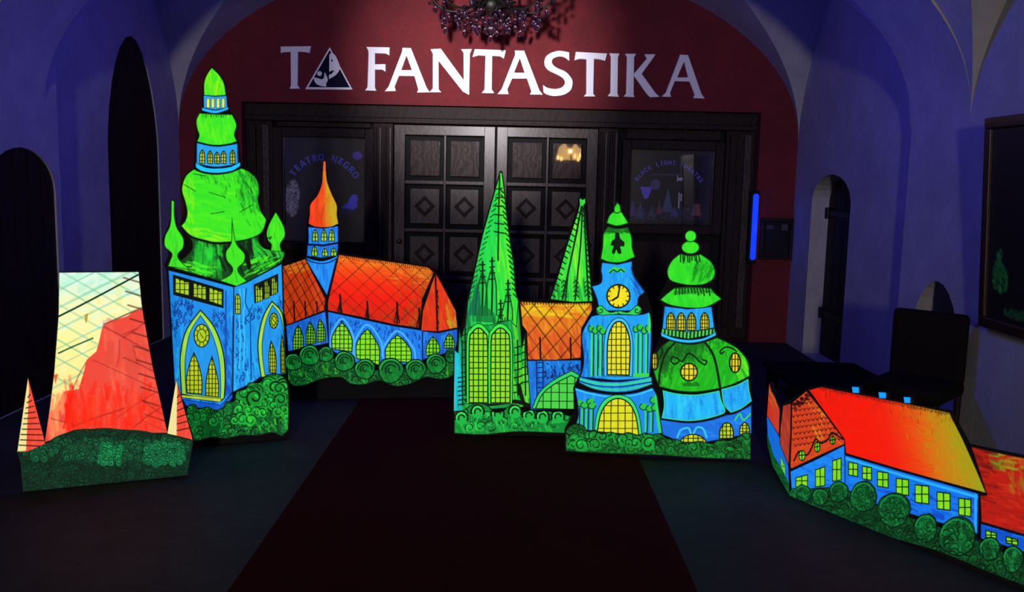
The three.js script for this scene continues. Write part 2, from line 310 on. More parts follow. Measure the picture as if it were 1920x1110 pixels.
// positions on the posters are given as points of the photograph on that wall
const posterXY = (x0, y1) => (px, py) => { const [x, y] = onEnd(px, py, PZ - 0.07); return [(x - x0) * PPM, (y1 - y) * PPM]; };
{
  const X0 = -2.33, X1 = -1.5, Y0 = 0.9, Y1 = 1.95, q = posterXY(X0, Y1);
  sideWindow(1, 'glazed side panel of the portal with the darker poster and pale oval', X0, X1, Y0, Y1, 'dark poster with arched violet lettering behind glass, next to the green tower', (x, w, h) => {
    x.fillStyle = '#08060c'; x.fillRect(0, 0, w, h);
    const [cx, cy] = q(608, 367);
    arcText(x, 'TEATRO NEGRO', cx, cy, 73 * PK, -0.96, 0.98, 18 * PK, '#6a66f0');
    seedRng(5);
    const blob = (px, py, rx, ry, rot, cols) => { const [a, b] = q(px, py); x.save(); x.translate(a, b); x.rotate(rot); for (let i = 0; i < 700; i++) { const t = rnd() * 6.283, r = Math.sqrt(rnd()); x.fillStyle = cols[Math.floor(rnd() * cols.length)]; x.globalAlpha = 0.14; x.beginPath(); x.arc(Math.cos(t) * r * rx * PK, Math.sin(t) * r * ry * PK, 2.4 * PK, 0, 6.3); x.fill(); } x.restore(); };
    blob(657, 389, 16, 8, -0.5, ['#5060ff', '#7a76ff', '#4654f0']);
    blob(664, 377, 7, 12, 0.4, ['#5866ff', '#6a60ff']);
    blob(672, 290, 8, 6, 0, ['#6a50c8', '#5a4ab8']);
    blob(546, 372, 14, 36, 0.05, ['#e8e6ea', '#b8b6be', '#f4f0ec', '#8a8892', '#c8c0d4']);  // pale oval: spotlight reflection on the glass, painted into the print
    blob(640, 400, 28, 8, 0, ['#141238', '#1a1848']);
  });
}
{
  const X0 = 1.16, X1 = 2.0, Y0 = 1.15, Y1 = 1.9, q = posterXY(X0, Y1);
  sideWindow(2, 'glazed side panel of the portal with the poster of spires', X0, X1, Y0, Y1, 'dark poster with arched violet lettering, moon and faint spires above the dome cutout', (x, w, h) => {
    x.fillStyle = '#07060b'; x.fillRect(0, 0, w, h);
    const [cx, cy] = q(1252, 378);
    arcText(x, 'BLACK LIGHT THEATRE', cx, cy, 74 * PK, -0.98, 1.0, 11.5 * PK, '#7874f4');
    seedRng(9);
    const [mx, my] = q(1228, 346); x.fillStyle = '#54507c'; x.beginPath(); x.arc(mx, my, 10 * PK, 0, 6.3); x.fill();
    x.fillStyle = '#7468f0'; x.beginPath(); [[1198, 350], [1222, 351], [1214, 372], [1206, 374]].forEach((p, i) => { const [a, b] = q(...p); i ? x.lineTo(a, b) : x.moveTo(a, b); }); x.fill();
    x.fillStyle = '#38305c'; { const [a, b] = q(1220, 324); x.fillRect(a, b, 60 * PK, 4 * PK); }
    const spire = (px, top, bw, base, col) => { const [a, b] = q(px, top), [, d] = q(px, base); x.fillStyle = col; x.beginPath(); x.moveTo(a, b); x.lineTo(a + bw * PK, d); x.lineTo(a - bw * PK, d); x.fill(); };
    for (const s of [[1184, 375, 9, 408, '#464490'], [1199, 378, 8, 412, '#3c5478'], [1221, 385, 6, 408, '#34585c'], [1253, 352, 11, 400, '#466478'], [1236, 370, 5, 405, '#3e4a6a'], [1265, 388, 9, 408, '#504c98']]) spire(...s);
    for (let i = 0; i < 330; i++) { const [a, b] = q(rr(1180, 1320), rr(390, 414)); x.globalAlpha = 0.4; x.fillStyle = ['#4a4278', '#5c3850', '#36486c', '#305048', '#504ca0'][Math.floor(rnd() * 5)]; x.fillRect(a, b, rr(2, 6) * PK, rr(2, 5) * PK); }
    x.globalAlpha = 0.9; const [ra, rb] = q(1236, 396); x.fillStyle = '#8a3448'; x.beginPath(); x.arc(ra, rb, 6 * PK, 0, 6.3); x.fill();
    const t = [[1302, 383], [1314, 384], [1316, 407], [1298, 407]]; x.fillStyle = '#6c5a68'; x.beginPath(); t.forEach((p, i) => { const [a, b] = q(...p); i ? x.lineTo(a, b) : x.moveTo(a, b); }); x.fill();
    x.fillStyle = '#a85440'; x.beginPath(); [[1309, 384], [1314, 384], [1316, 407], [1306, 407]].forEach((p, i) => { const [a, b] = q(...p); i ? x.lineTo(a, b) : x.moveTo(a, b); }); x.fill();
    x.fillStyle = '#e4e4ec'; x.globalAlpha = 0.85; for (const [a, b, ww, hh] of [[1270, 328, 2, 12], [1272, 332, 9, 6], [1273, 362, 3, 30], [1277, 364, 3, 14]]) { const [u, v] = q(a, b); x.fillRect(u, v, ww * PK, hh * PK); }  // white upright bars: a reflection in the pane, painted into the poster
  });
}

// ---------------------------------------------------------------- metal sign on the red wall
{
  const sign = thing('wall_sign', 'row of pale metal capital letters with triangular emblem on the red wall', 'sign', [0, 0, Z_END]);
  const cr = (x0, y0, s) => ([x, y]) => onEnd(x0 + x / s, y0 + y / s);
  const A = cr(520, 70, 9.25), B = cr(680, 70, 6), C = cr(1000, 70, 5.647);
  const letter = (map, outlines, depth = 0.028) => {
    const gs = outlines.map(({ o, h }) => { const s = pathOf(spline(o.map((p) => [...p.slice(0, 2), p[2] ?? 1])).map(map)); if (h) s.holes.push(pathOf(h.map(map), THREE.Path)); return new THREE.ExtrudeGeometry(s, { depth, bevelEnabled: true, bevelSize: 0.004, bevelThickness: 0.005, bevelSegments: 2 }); });
    return mesh('letter', merge(gs), M.letter, sign);
  };
  const one = (map, o, h) => letter(map, [{ o, h }]);
  one(A, [[75, 172], [590, 165], [565, 275], [480, 258], [365, 252], [358, 835], [400, 892], [228, 895], [255, 840], [248, 258], [120, 262], [78, 278]]);
  one(B, [[50, 115], [305, 120], [303, 205], [265, 185], [140, 180], [140, 310], [258, 308], [260, 388], [225, 365], [140, 365], [140, 570], [157, 603], [35, 600], [62, 565], [75, 190], [70, 150]]);
  one(B, [[455, 125], [545, 128], [720, 570], [755, 620], [618, 622], [632, 590], [588, 437], [410, 435], [360, 560], [375, 605], [255, 610], [298, 560], [448, 170]], [[497, 205], [435, 375], [560, 375]]);
  one(B, [[770, 140], [880, 135], [1140, 490], [1140, 180], [1112, 140], [1228, 138], [1205, 190], [1197, 648], [1130, 610], [855, 265], [855, 590], [885, 620], [757, 620], [795, 580], [795, 190]]);
  one(B, [[1265, 140], [1608, 152], [1588, 240], [1545, 215], [1455, 210], [1450, 590], [1478, 630], [1345, 628], [1375, 590], [1385, 210], [1300, 205], [1240, 225]]);
  one(B, [[1715, 155], [1815, 158], [1985, 600], [2022, 646], [1885, 645], [1900, 610], [1850, 465], [1680, 465], [1625, 590], [1640, 640], [1520, 640], [1565, 590], [1718, 200]], [[1768, 235], [1700, 405], [1825, 405]]);
  one(C, [[375, 165, 1], [378, 250, 1], [330, 215, 0], [270, 205, 0], [205, 230, 0], [195, 280, 0], [240, 325, 0], [340, 372, 0], [400, 440, 0], [411, 490, 0], [392, 560, 0], [320, 608, 0], [220, 622, 0], [150, 608, 0], [110, 585, 1], [103, 512, 1], [150, 540, 0], [230, 552, 0], [300, 535, 0], [335, 490, 0], [318, 440, 0], [260, 400, 0], [160, 350, 0], [120, 290, 0], [130, 220, 0], [180, 175, 0], [260, 150, 0], [320, 155, 0]].map((p) => p));
  one(C, [[450, 160], [775, 178], [755, 250], [700, 235], [637, 230], [630, 600], [652, 628], [532, 628], [560, 600], [562, 235], [490, 230], [435, 245]]);
  one(C, [[805, 175], [905, 178], [890, 220], [885, 600], [900, 632], [785, 625], [815, 590], [820, 215]]);
  letter(C, [{ o: [[970, 180], [1080, 180], [1060, 220], [1055, 600], [1062, 635], [955, 630], [980, 600], [990, 215]] }, { o: [[1175, 185], [1285, 185], [1260, 225], [1140, 390], [1290, 600], [1330, 632], [1230, 635], [1190, 590], [1055, 400], [1068, 385], [1200, 230]] }]);
  one(C, [[1550, 190], [1630, 195], [1770, 600], [1805, 650], [1690, 645], [1705, 610], [1650, 470], [1490, 465], [1440, 590], [1450, 632], [1355, 630], [1400, 590], [1540, 220]], [[1590, 255], [1515, 430], [1635, 430]]);
  const ext = (pts, depth, z) => new THREE.ExtrudeGeometry(pathOf(pts.map(A)), { depth, bevelEnabled: false }).translate(0, 0, z);
  const plate = mesh('emblem', ext([[915, 185], [497, 898], [1303, 903]], 0.012, 0), phy(lin(0.01, 0.008, 0.025), { roughness: 0.8, specularIntensity: 0.2 }), sign); plate.userData.label = 'dark triangular emblem plate with pale figures';
  const fr = pathOf([[915, 175], [490, 905], [1310, 910]].map(A)); fr.holes.push(pathOf([[915, 225], [545, 868], [1262, 872]].map(A), THREE.Path));
  mesh('emblem_frame', new THREE.ExtrudeGeometry(fr, { depth: 0.02, bevelEnabled: false }), M.letter, plate);
  const face = pathOf(spline([[908, 300, 1], [950, 278], [1010, 320], [1078, 470], [1085, 560], [1020, 655], [902, 728, 1], [902, 655, 1], [965, 620], [992, 568, 1], [905, 600, 1]]).map(A)); face.holes.push(pathOf(oval(952, 405, 13, 24).map(A), THREE.Path));
  mesh('emblem_face', new THREE.ExtrudeGeometry(face, { depth: 0.017, bevelEnabled: false }), M.letter, plate);
  mesh('emblem_figure', merge([ext(oval(738, 632, 40, 42), 0.017, 0), ext(spline([[632, 700, 1], [690, 705], [760, 728], [810, 715], [828, 605, 1], [868, 690], [882, 745], [855, 800], [852, 860, 1], [745, 842], [670, 795]]), 0.017, 0)]), M.letter, plate);
}
{ // blue glowing tube and the dark box on the red wall
  const t = thing('blacklight_tube', 'glowing blue upright light tube at the right edge of the portal', 'lamp', [2.375, 0.83, Z_END + 0.03]);
  mesh('housing', rbox(-0.045, 0.035, -0.03, 0.69, -0.03, 0.0, 0.008), M.black, t);
  const glow = std(lin(0.01, 0.02, 0.1), { emissive: lin(0.005, 0.045, 1), emissiveIntensity: 1.0 });
  mesh('tube', new THREE.CapsuleGeometry(0.028, 0.6, 6, 16).translate(-0.005, 0.33, 0.03), glow, t);
  for (const y of [-0.01, 0.67]) mesh('end_cap', new THREE.CylinderGeometry(0.03, 0.03, 0.03, 16).translate(-0.005, y, 0.03), M.black, t);
  const l = new THREE.PointLight(lin(0.03, 0.06, 1), 0.05, 3); l.position.set(0, 0.33, 0.1); l.castShadow = true; t.add(l);
  const b = thing('notice_case', 'small square dark notice case on the red wall beside the blue tube', 'notice case', [2.6, 0.84, Z_END]);
  mesh('case_frame', bars([[-0.16, 0.16, 0, 0.03, 0, 0.05], [-0.16, 0.16, 0.38, 0.41, 0, 0.05], [-0.16, -0.13, 0.03, 0.38, 0, 0.05], [0.13, 0.16, 0.03, 0.38, 0, 0.05]]), M.woodDark, b);
  mesh('case_back', box(-0.14, 0.14, 0.02, 0.39, 0.002, 0.015), M.black, b);
  mesh('sheet', box(-0.1, -0.03, 0.3, 0.34, 0.015, 0.018), std(lin(0.05, 0.035, 0.03)), b);
  mesh('sheet', box(0.05, 0.11, 0.29, 0.35, 0.015, 0.018), std(lin(0.06, 0.06, 0.05)), b);
}

// ---------------------------------------------------------------- painted plywood cut-outs
// Boards of a blacklight show: their fluorescent paint turns the ultraviolet of the floods into visible light, so it does give off light of
// its own colour (the floor beside the boards stays dark). One painting serves as body colour and as glow; black paint does not fluoresce.
const DENSITY = 470;
function cutout({ name, label, category, group, a, b, clear = 0.001 }) {
  const P0 = onFloor(...a), P1 = onFloor(...b), U = P1.clone().sub(P0).normalize(), N = new THREE.Vector3().crossVectors(U, new THREE.Vector3(0, 1, 0));
  const turn = Math.atan2(-U.z, U.x), root = thing(name, label, category, [P0.x, 0, P0.z], turn, group);
  const far = (P0.length() + P1.length()) / 2, K = DENSITY * far / FOCAL;
  return face(root, P0, U, N, K, clear);
}
function face(root, P0, U, N, K, clear = 0.001) {
  let ox = 0, oy = 0, sc = 1, cv, ctx, mat, u0, v1, W, H, count = 0, w_, h_;
  const local = (px, py) => { const d = look(px, py), c = camera.position, t = (P0.clone().sub(c).dot(N)) / d.dot(N), p = c.clone().addScaledVector(d, t); return [p.clone().sub(P0).dot(U), Math.max(p.y, clear)]; };
  const L = ([x, y]) => local(ox + x / sc, oy + y / sc);
  const Q = (p) => { const [u, v] = L(p); return [(u - u0) * DENSITY, (v1 - v) * DENSITY]; };
  const trace = (pts) => { ctx.beginPath(); pts.forEach((p, i) => { const q = Q(p); i ? ctx.lineTo(...q) : ctx.moveTo(...q); }); };
  const S = () => K / sc;                                // canvas pixels per crop unit
  const setUv = (g) => { const p = g.attributes.position, uv = new Float32Array(p.count * 2); for (let i = 0; i < p.count; i++) { uv[i * 2] = (p.getX(i) - u0) / w_; uv[i * 2 + 1] = (p.getY(i) - (v1 - h_)) / h_; } g.setAttribute('uv', new THREE.BufferAttribute(uv, 2)); return g; };
  const api = {
    root, crop(x, y, s) { ox = x; oy = y; sc = s; return api; },
    // the board itself; foot adds the strip down to the floor
    board(name, pts, extra = []) {
      const o = spline(pts).map(L), all = o.concat(extra.map(L));
      u0 = Math.min(...all.map((p) => p[0])) - 0.02; v1 = Math.max(...all.map((p) => p[1])) + 0.02; const u1 = Math.max(...all.map((p) => p[0])) + 0.02;
      w_ = u1 - u0; h_ = v1 + 0.02; W = Math.ceil(w_ * DENSITY); H = Math.ceil(h_ * DENSITY);
      cv = document.createElement('canvas'); cv.width = W; cv.height = H; ctx = cv.getContext('2d'); ctx.fillStyle = '#020302'; ctx.fillRect(0, 0, W, H); ctx.lineJoin = ctx.lineCap = 'round';
      const tex = new THREE.CanvasTexture(cv); tex.colorSpace = THREE.SRGBColorSpace; tex.magFilter = THREE.LinearFilter; tex.wrapS = tex.wrapT = THREE.ClampToEdgeWrapping;
      mat = std(0xffffff, { map: tex, emissive: 0xffffff, emissiveMap: tex, emissiveIntensity: 0.8, roughness: 0.75 });
      const g = new THREE.ExtrudeGeometry(pathOf(o), { depth: 0.018, bevelEnabled: false }).translate(0, 0, -0.018);
      return mesh(name, g, M.black, root);
    },
    region(name, pts, o = {}) {
      const c = spline(pts, o.step ?? 6), lift_ = 0.0025 + 0.00022 * count++;
      ctx.save(); trace(c); ctx.closePath(); ctx.clip();
      if (typeof o.fill === 'string') ctx.fillStyle = o.fill;
      else { const [p, q] = [Q(o.fill[0]), Q(o.fill[1])], g = ctx.createLinearGradient(...p, ...q); o.fill[2].forEach((col, i, l) => g.addColorStop(i / (l.length - 1), col)); ctx.fillStyle = g; }
      trace(c); ctx.closePath(); ctx.fill();
      if (o.brush) for (const b of [o.brush].flat()) api.brush(c, b);
      if (o.paint) o.paint(c);
      if (o.line !== null) { ctx.strokeStyle = o.line ?? '#03100c'; ctx.lineWidth = (o.lw ?? 7) * S(); trace(c); ctx.closePath(); ctx.stroke(); }
      ctx.restore();
      const sh = c.map(L), g = setUv(new THREE.ExtrudeGeometry(pathOf(sh), { depth: lift_, bevelEnabled: false }));
      const m = mesh(name, g, mat, o.parent ?? root); if (o.label) m.userData.label = o.label; return m;
    },
    brush(c, { n = 60, dir = [0, 1], len = 40, w = 5, cols, alpha = 0.3, jitter = 0.25, box: bx }) {
      const x0 = bx ? bx[0] : Math.min(...c.map((p) => p[0])), x1 = bx ? bx[2] : Math.max(...c.map((p) => p[0])), y0 = bx ? bx[1] : Math.min(...c.map((p) => p[1])), y1 = bx ? bx[3] : Math.max(...c.map((p) => p[1]));
      for (let i = 0; i < n; i++) {
        const x = rr(x0, x1), y = rr(y0, y1), a = Math.atan2(dir[1], dir[0]) + rr(-jitter, jitter), l = len * rr(0.5, 1.3);
        ctx.globalAlpha = alpha * rr(0.5, 1); ctx.strokeStyle = cols[Math.floor(rnd() * cols.length)]; ctx.lineWidth = w * rr(0.5, 1.4) * S();
        const p = [[x - Math.cos(a) * l / 2, y - Math.sin(a) * l / 2], [x + rr(-3, 3), y + rr(-3, 3)], [x + Math.cos(a) * l / 2, y + Math.sin(a) * l / 2]].map(Q);
        ctx.beginPath(); ctx.moveTo(...p[0]); ctx.quadraticCurveTo(...p[1], ...p[2]); ctx.stroke();
      }
      ctx.globalAlpha = 1;
    },
    line(pts, col = '#03100c', w = 4, smooth = true, alpha = 1) {
      const p = smooth && pts.length > 2 ? spline(pts.map((q, i) => (i === 0 || i === pts.length - 1 ? [q[0], q[1], 1] : q))).slice(0, (pts.length - 1) * 6 + 1) : pts;
      const open = smooth && pts.length > 2 ? p.filter((_, i) => i <= (pts.length - 1) * 6 - 5 + 0).concat([pts[pts.length - 1]]) : p;
      ctx.globalAlpha = alpha; ctx.strokeStyle = col; ctx.lineWidth = w * S(); ctx.beginPath(); open.forEach((q, i) => { const r = Q(q); i ? ctx.lineTo(...r) : ctx.moveTo(...r); }); ctx.stroke(); ctx.globalAlpha = 1;
    },
    blot(pts, col, alpha = 1) { ctx.globalAlpha = alpha; ctx.fillStyle = col; trace(spline(pts)); ctx.closePath(); ctx.fill(); ctx.globalAlpha = 1; },
    grid(c, nx, ny, col = '#0a1e06', w = 3.5, skew = 0) {
      const x0 = Math.min(...c.map((p) => p[0])), x1 = Math.max(...c.map((p) => p[0])), y0 = Math.min(...c.map((p) => p[1])), y1 = Math.max(...c.map((p) => p[1]));
      for (let i = 1; i < nx; i++) { const x = x0 + (x1 - x0) * i / nx; api.line([[x + rr(-1, 1), y0], [x + rr(-1, 1), (y0 + y1) / 2], [x + rr(-1, 1), y1]], col, w, false); }
      for (let i = 1; i < ny; i++) { const y = y0 + (y1 - y0) * i / ny; api.line([[x0, y + rr(-1, 1) - skew], [x1, y + rr(-1, 1) + skew]], col, w * 0.85, false); }
    },
    hatch(c, d, gap, col, w, alpha = 0.8, wob = 2) {      // slanting lattice lines across an outline
      const x0 = Math.min(...c.map((p) => p[0])), x1 = Math.max(...c.map((p) => p[0])), y0 = Math.min(...c.map((p) => p[1])), y1 = Math.max(...c.map((p) => p[1])), h = y1 - y0;
      for (let x = x0 - Math.abs(h * d) - gap; x < x1 + Math.abs(h * d) + gap; x += gap * rr(0.85, 1.15)) api.line([[x + rr(-wob, wob), y0], [x + d * h / 2 + rr(-wob, wob), (y0 + y1) / 2], [x + d * h + rr(-wob, wob), y1]], col, w * rr(0.7, 1.3), false, alpha * rr(0.6, 1));
    },
    stipple(c, { from, to, cols, n = 200, len = 16, w = 5, alpha = 0.5, dir = [0.2, 1], pow = 1.4 }) {   // dry-brush dabs that thicken from one point towards another
      const x0 = Math.min(...c.map((p) => p[0])), x1 = Math.max(...c.map((p) => p[0])), y0 = Math.min(...c.map((p) => p[1])), y1 = Math.max(...c.map((p) => p[1]));
      const dx = to[0] - from[0], dy = to[1] - from[1], q = dx * dx + dy * dy;
      for (let i = 0; i < n; i++) {
        const x = rr(x0, x1), y = rr(y0, y1), t = Math.max(0, Math.min(1, ((x - from[0]) * dx + (y - from[1]) * dy) / q));
        if (rnd() > Math.pow(t, pow)) continue;
        const a = Math.atan2(dir[1], dir[0]) + rr(-0.35, 0.35), l = len * rr(0.5, 1.4);
        api.line([[x - Math.cos(a) * l / 2, y - Math.sin(a) * l / 2], [x + Math.cos(a) * l / 2, y + Math.sin(a) * l / 2]], cols[Math.floor(rnd() * cols.length)], w * rr(0.5, 1.4), false, alpha * rr(0.4, 1));
      }
    },
    curls(c, { n, r0, r1, cols, dark = '#04140a', light, box: bx, alpha = 1 }) {
      const x0 = bx ? bx[0] : Math.min(...c.map((p) => p[0])), x1 = bx ? bx[2] : Math.max(...c.map((p) => p[0])), y0 = bx ? bx[1] : Math.min(...c.map((p) => p[1])), y1 = bx ? bx[3] : Math.max(...c.map((p) => p[1]));
      const rm = (r0 + r1) / 2, m = Math.max(n, Math.round((x1 - x0) * (y1 - y0) / (rm * rm * 1.5)));
      const list = Array.from({ length: m }, () => [rr(x0, x1), rr(y0, y1), rr(r0, r1)]).sort((p, q) => p[1] - q[1]);
      for (const [x, y, r] of list) {
        const wob = Array.from({ length: 12 }, (_, i) => { const a = i / 12 * 6.283, k = r * rr(0.88, 1.1); return [x + Math.cos(a) * k, y + Math.sin(a) * k]; });
        api.blot(wob, cols[Math.floor(rnd() * cols.length)], alpha);
        for (let i = 0; i < 4; i++) { const a = rr(2.4, 6.6), k = r * rr(0.2, 0.8); api.line([[x + Math.cos(a) * k, y + Math.sin(a) * k], [x + Math.cos(a + 0.5) * k, y + Math.sin(a + 0.5) * k]], light[Math.floor(rnd() * light.length)], r * rr(0.14, 0.3), false, alpha * rr(0.35, 0.8)); }
        const flip = rnd() < 0.5 ? -1 : 1, tilt = rr(-0.5, 0.5);
        api.line(Array.from({ length: 14 }, (_, i) => { const t = i / 13, a = Math.PI * (0.9 + 2.1 * t) + tilt, k = r * (1.02 - 0.72 * t); return [x + flip * Math.cos(a) * k, y + Math.sin(a) * k]; }), dark, r * rr(0.13, 0.22), false, alpha * rr(0.7, 1));
      }
      ctx.globalAlpha = 1;
    },
    window(pts, o = {}) {
      return api.region(o.name ?? 'window', pts, { fill: o.fill ?? '#b4d818', lw: o.lw ?? 8, parent: o.parent, label: o.label, brush: { n: 14, dir: [0, 1], len: 40, w: 7, cols: o.cols ?? ['#d2ee22', '#8fc41a', '#e4ee3a'], alpha: 0.5 }, paint: (c) => { api.grid(c, o.nx ?? 3, o.ny ?? 6, o.ink, o.gw ?? 3.5, o.skew ?? 0); o.paint?.(c); } });
    },
  };
  return api;
}
const INK = '#03100c';
const GREEN = ['#1ef03c', '#5cff28', '#18d838', '#8cff20'], LEAF = ['#0c7a2a', '#12963a', '#0a5c22'], LEAFL = ['#2fd84e', '#22b444', '#4cf060'];

{ // 1: tapering red and cream roof with two cones, standing nearest on the left
  seedRng(201);
  const b = cutout({ name: 'castle_roof_cutout', label: 'painted cutout of a tapering cream and red roof between two cones, over dark hedge', category: 'cutout', a: [43, 924], b: [352, 892] });
  b.crop(0, 480, 2.4125);
  b.board('board', [...poly([72, 890], [127, 546], [206, 830], [238, 590], [268, 72], [630, 69], [650, 260], [757, 790], [797, 555], [878, 832], [868, 900], [848, 994], [104, 1071], [92, 940])]);
  b.region('roof', [[268, 75, 1], [627, 72, 1], [640, 210, 1], [650, 280, 1], [690, 500, 1], [757, 800, 1], [640, 800, 1], [480, 790, 1], [330, 800, 1], [203, 842, 1], [225, 690, 1], [245, 530, 1], [255, 400, 1], [265, 270, 1]], {
    fill: [[300, 80], [420, 640], ['#d4f8e0', '#f6fbc0', '#fdf8a0', '#fdf49a', '#fbe48e']], line: null,
    brush: [{ n: 60, dir: [0.1, 1], len: 90, w: 16, cols: ['#fffbd0', '#f4ef8c', '#fdf6b0', '#fff3b0'], alpha: 0.6 }, { n: 70, dir: [1, -0.4], len: 80, w: 16, cols: ['#c9fbe2', '#b4f5dc', '#eafff0', '#d8f8e8'], alpha: 0.6, box: [265, 70, 640, 170] }, { n: 26, dir: [1, -0.4], len: 60, w: 12, cols: ['#d9fbe0', '#fffff0'], alpha: 0.6, box: [265, 160, 640, 330] }],
    paint: (c) => {
      b.hatch(c, 1.75, 150, '#6cc49a', 8, 0.6, 3); b.hatch(c, -2.0, 180, '#6cc49a', 8, 0.55, 3);
      b.line([[262, 275], [400, 205], [625, 85]], '#06362a', 7); b.line([[265, 440], [330, 410], [420, 372]], '#1c5c40', 6);
      b.blot([[200, 845, 1], [222, 705, 1], [250, 690], [285, 622, 1], [300, 610], [356, 603, 1], [375, 540], [392, 470, 1], [436, 432, 1], [450, 380], [464, 318, 1], [520, 290], [575, 272], [606, 250], [648, 238, 1], [700, 500, 1], [762, 805, 1]], '#ef4a3a');
      b.brush(c, { n: 80, dir: [0.1, 1], len: 90, w: 16, cols: ['#f05a48', '#e8503f', '#ff6a50', '#d8503f'], alpha: 0.5, box: [470, 330, 700, 640] });
      b.brush(c, { n: 90, dir: [0, 1], len: 100, w: 13, cols: ['#ff2a12', '#ff1c08', '#f8402c', '#ff5a3c'], alpha: 0.55, box: [300, 610, 700, 790] });
      b.brush(c, { n: 26, dir: [0, 1], len: 90, w: 14, cols: ['#fd8a5a', '#fba05e', '#ff7a58'], alpha: 0.6, box: [225, 640, 300, 820] });
      b.brush(c, { n: 6, dir: [0, 1], len: 120, w: 12, cols: ['#ff1400'], alpha: 0.8, box: [300, 660, 325, 730] });
      for (const [x, y, e, f] of [[420, 470, 700, 600], [560, 460, 690, 520], [470, 310, 650, 232], [470, 320, 670, 430], [620, 330, 560, 355], [560, 370, 660, 300], [230, 735, 400, 790], [520, 740, 700, 620], [600, 780, 720, 690], [640, 650, 740, 720], [650, 745, 750, 790], [330, 770, 560, 690], [540, 380, 530, 500], [600, 400, 620, 490], [390, 480, 330, 600]]) b.line([[x, y], [(x + e) / 2 + rr(-6, 6), (y + f) / 2 + rr(-6, 6)], [e, f]], '#6a1418', rr(4, 8), false, rr(0.25, 0.6));
      for (let y = 120; y < 800; y += 62) b.line([[600 + y * 0.16 - 60, y - 22], [646 + y * 0.14, y + 8]], '#4a1c14', 7, false, 0.6);
      b.stipple(poly([330, 560], [730, 560], [730, 800], [300, 800]), { from: [520, 560], to: [480, 800], cols: ['#ff1c06', '#ff2810', '#fa3418'], n: 700, len: 44, w: 9, alpha: 0.35, dir: [0, 1] });
      b.blot([[384, 268], [398, 262], [392, 300], [386, 296]], '#b08a20', 0.8); b.blot([[243, 540, 1], [262, 535], [250, 580, 1]], '#f05a28', 0.9);
    } });
  const cone = (pts, split, lines) => b.region('cone', pts, { fill: '#f24836', line: null, brush: { n: 40, dir: [0, 1], len: 70, w: 9, cols: ['#ff6046', '#e83c2c', '#f85a4a'], alpha: 0.5 }, paint: (c) => { b.blot(split, '#eee89a'); b.brush(split, { n: 16, dir: [-0.2, 1], len: 60, w: 7, cols: ['#f8f2b8', '#cfe8a0', '#ffd890'], alpha: 0.5 }); for (const l of lines) b.line(l, '#2c0c08', 5, false, 0.8); } });
  cone(poly([127, 550], [205, 848], [150, 882], [78, 888]), poly([127, 550], [132, 600], [118, 880], [76, 888]), Array.from({ length: 10 }, (_, i) => [[128 - i * 4.5, 640 + i * 24], [135 + i * 8, 612 + i * 26 + 16]]));
  cone(poly([797, 560], [872, 832], [800, 814], [757, 804]), poly([797, 560], [802, 600], [798, 812], [757, 804]), Array.from({ length: 6 }, (_, i) => [[802, 640 + i * 30], [812 + i * 9, 628 + i * 30]]));
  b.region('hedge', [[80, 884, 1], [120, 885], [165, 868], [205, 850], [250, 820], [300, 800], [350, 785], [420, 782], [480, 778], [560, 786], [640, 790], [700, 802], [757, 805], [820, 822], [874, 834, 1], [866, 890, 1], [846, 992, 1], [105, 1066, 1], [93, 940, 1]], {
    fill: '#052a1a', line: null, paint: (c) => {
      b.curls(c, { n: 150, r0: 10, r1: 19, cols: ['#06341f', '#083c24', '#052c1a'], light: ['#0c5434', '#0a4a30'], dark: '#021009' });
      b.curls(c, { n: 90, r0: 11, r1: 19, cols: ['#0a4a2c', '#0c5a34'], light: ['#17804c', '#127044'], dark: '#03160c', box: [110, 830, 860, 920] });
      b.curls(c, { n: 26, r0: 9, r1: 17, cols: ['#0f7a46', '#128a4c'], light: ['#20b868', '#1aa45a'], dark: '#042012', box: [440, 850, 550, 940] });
      b.curls(c, { n: 24, r0: 9, r1: 17, cols: ['#0f7a46', '#0e6c40'], light: ['#22b060', '#1a9a54'], dark: '#042012', box: [660, 850, 830, 945] });
    } });
}

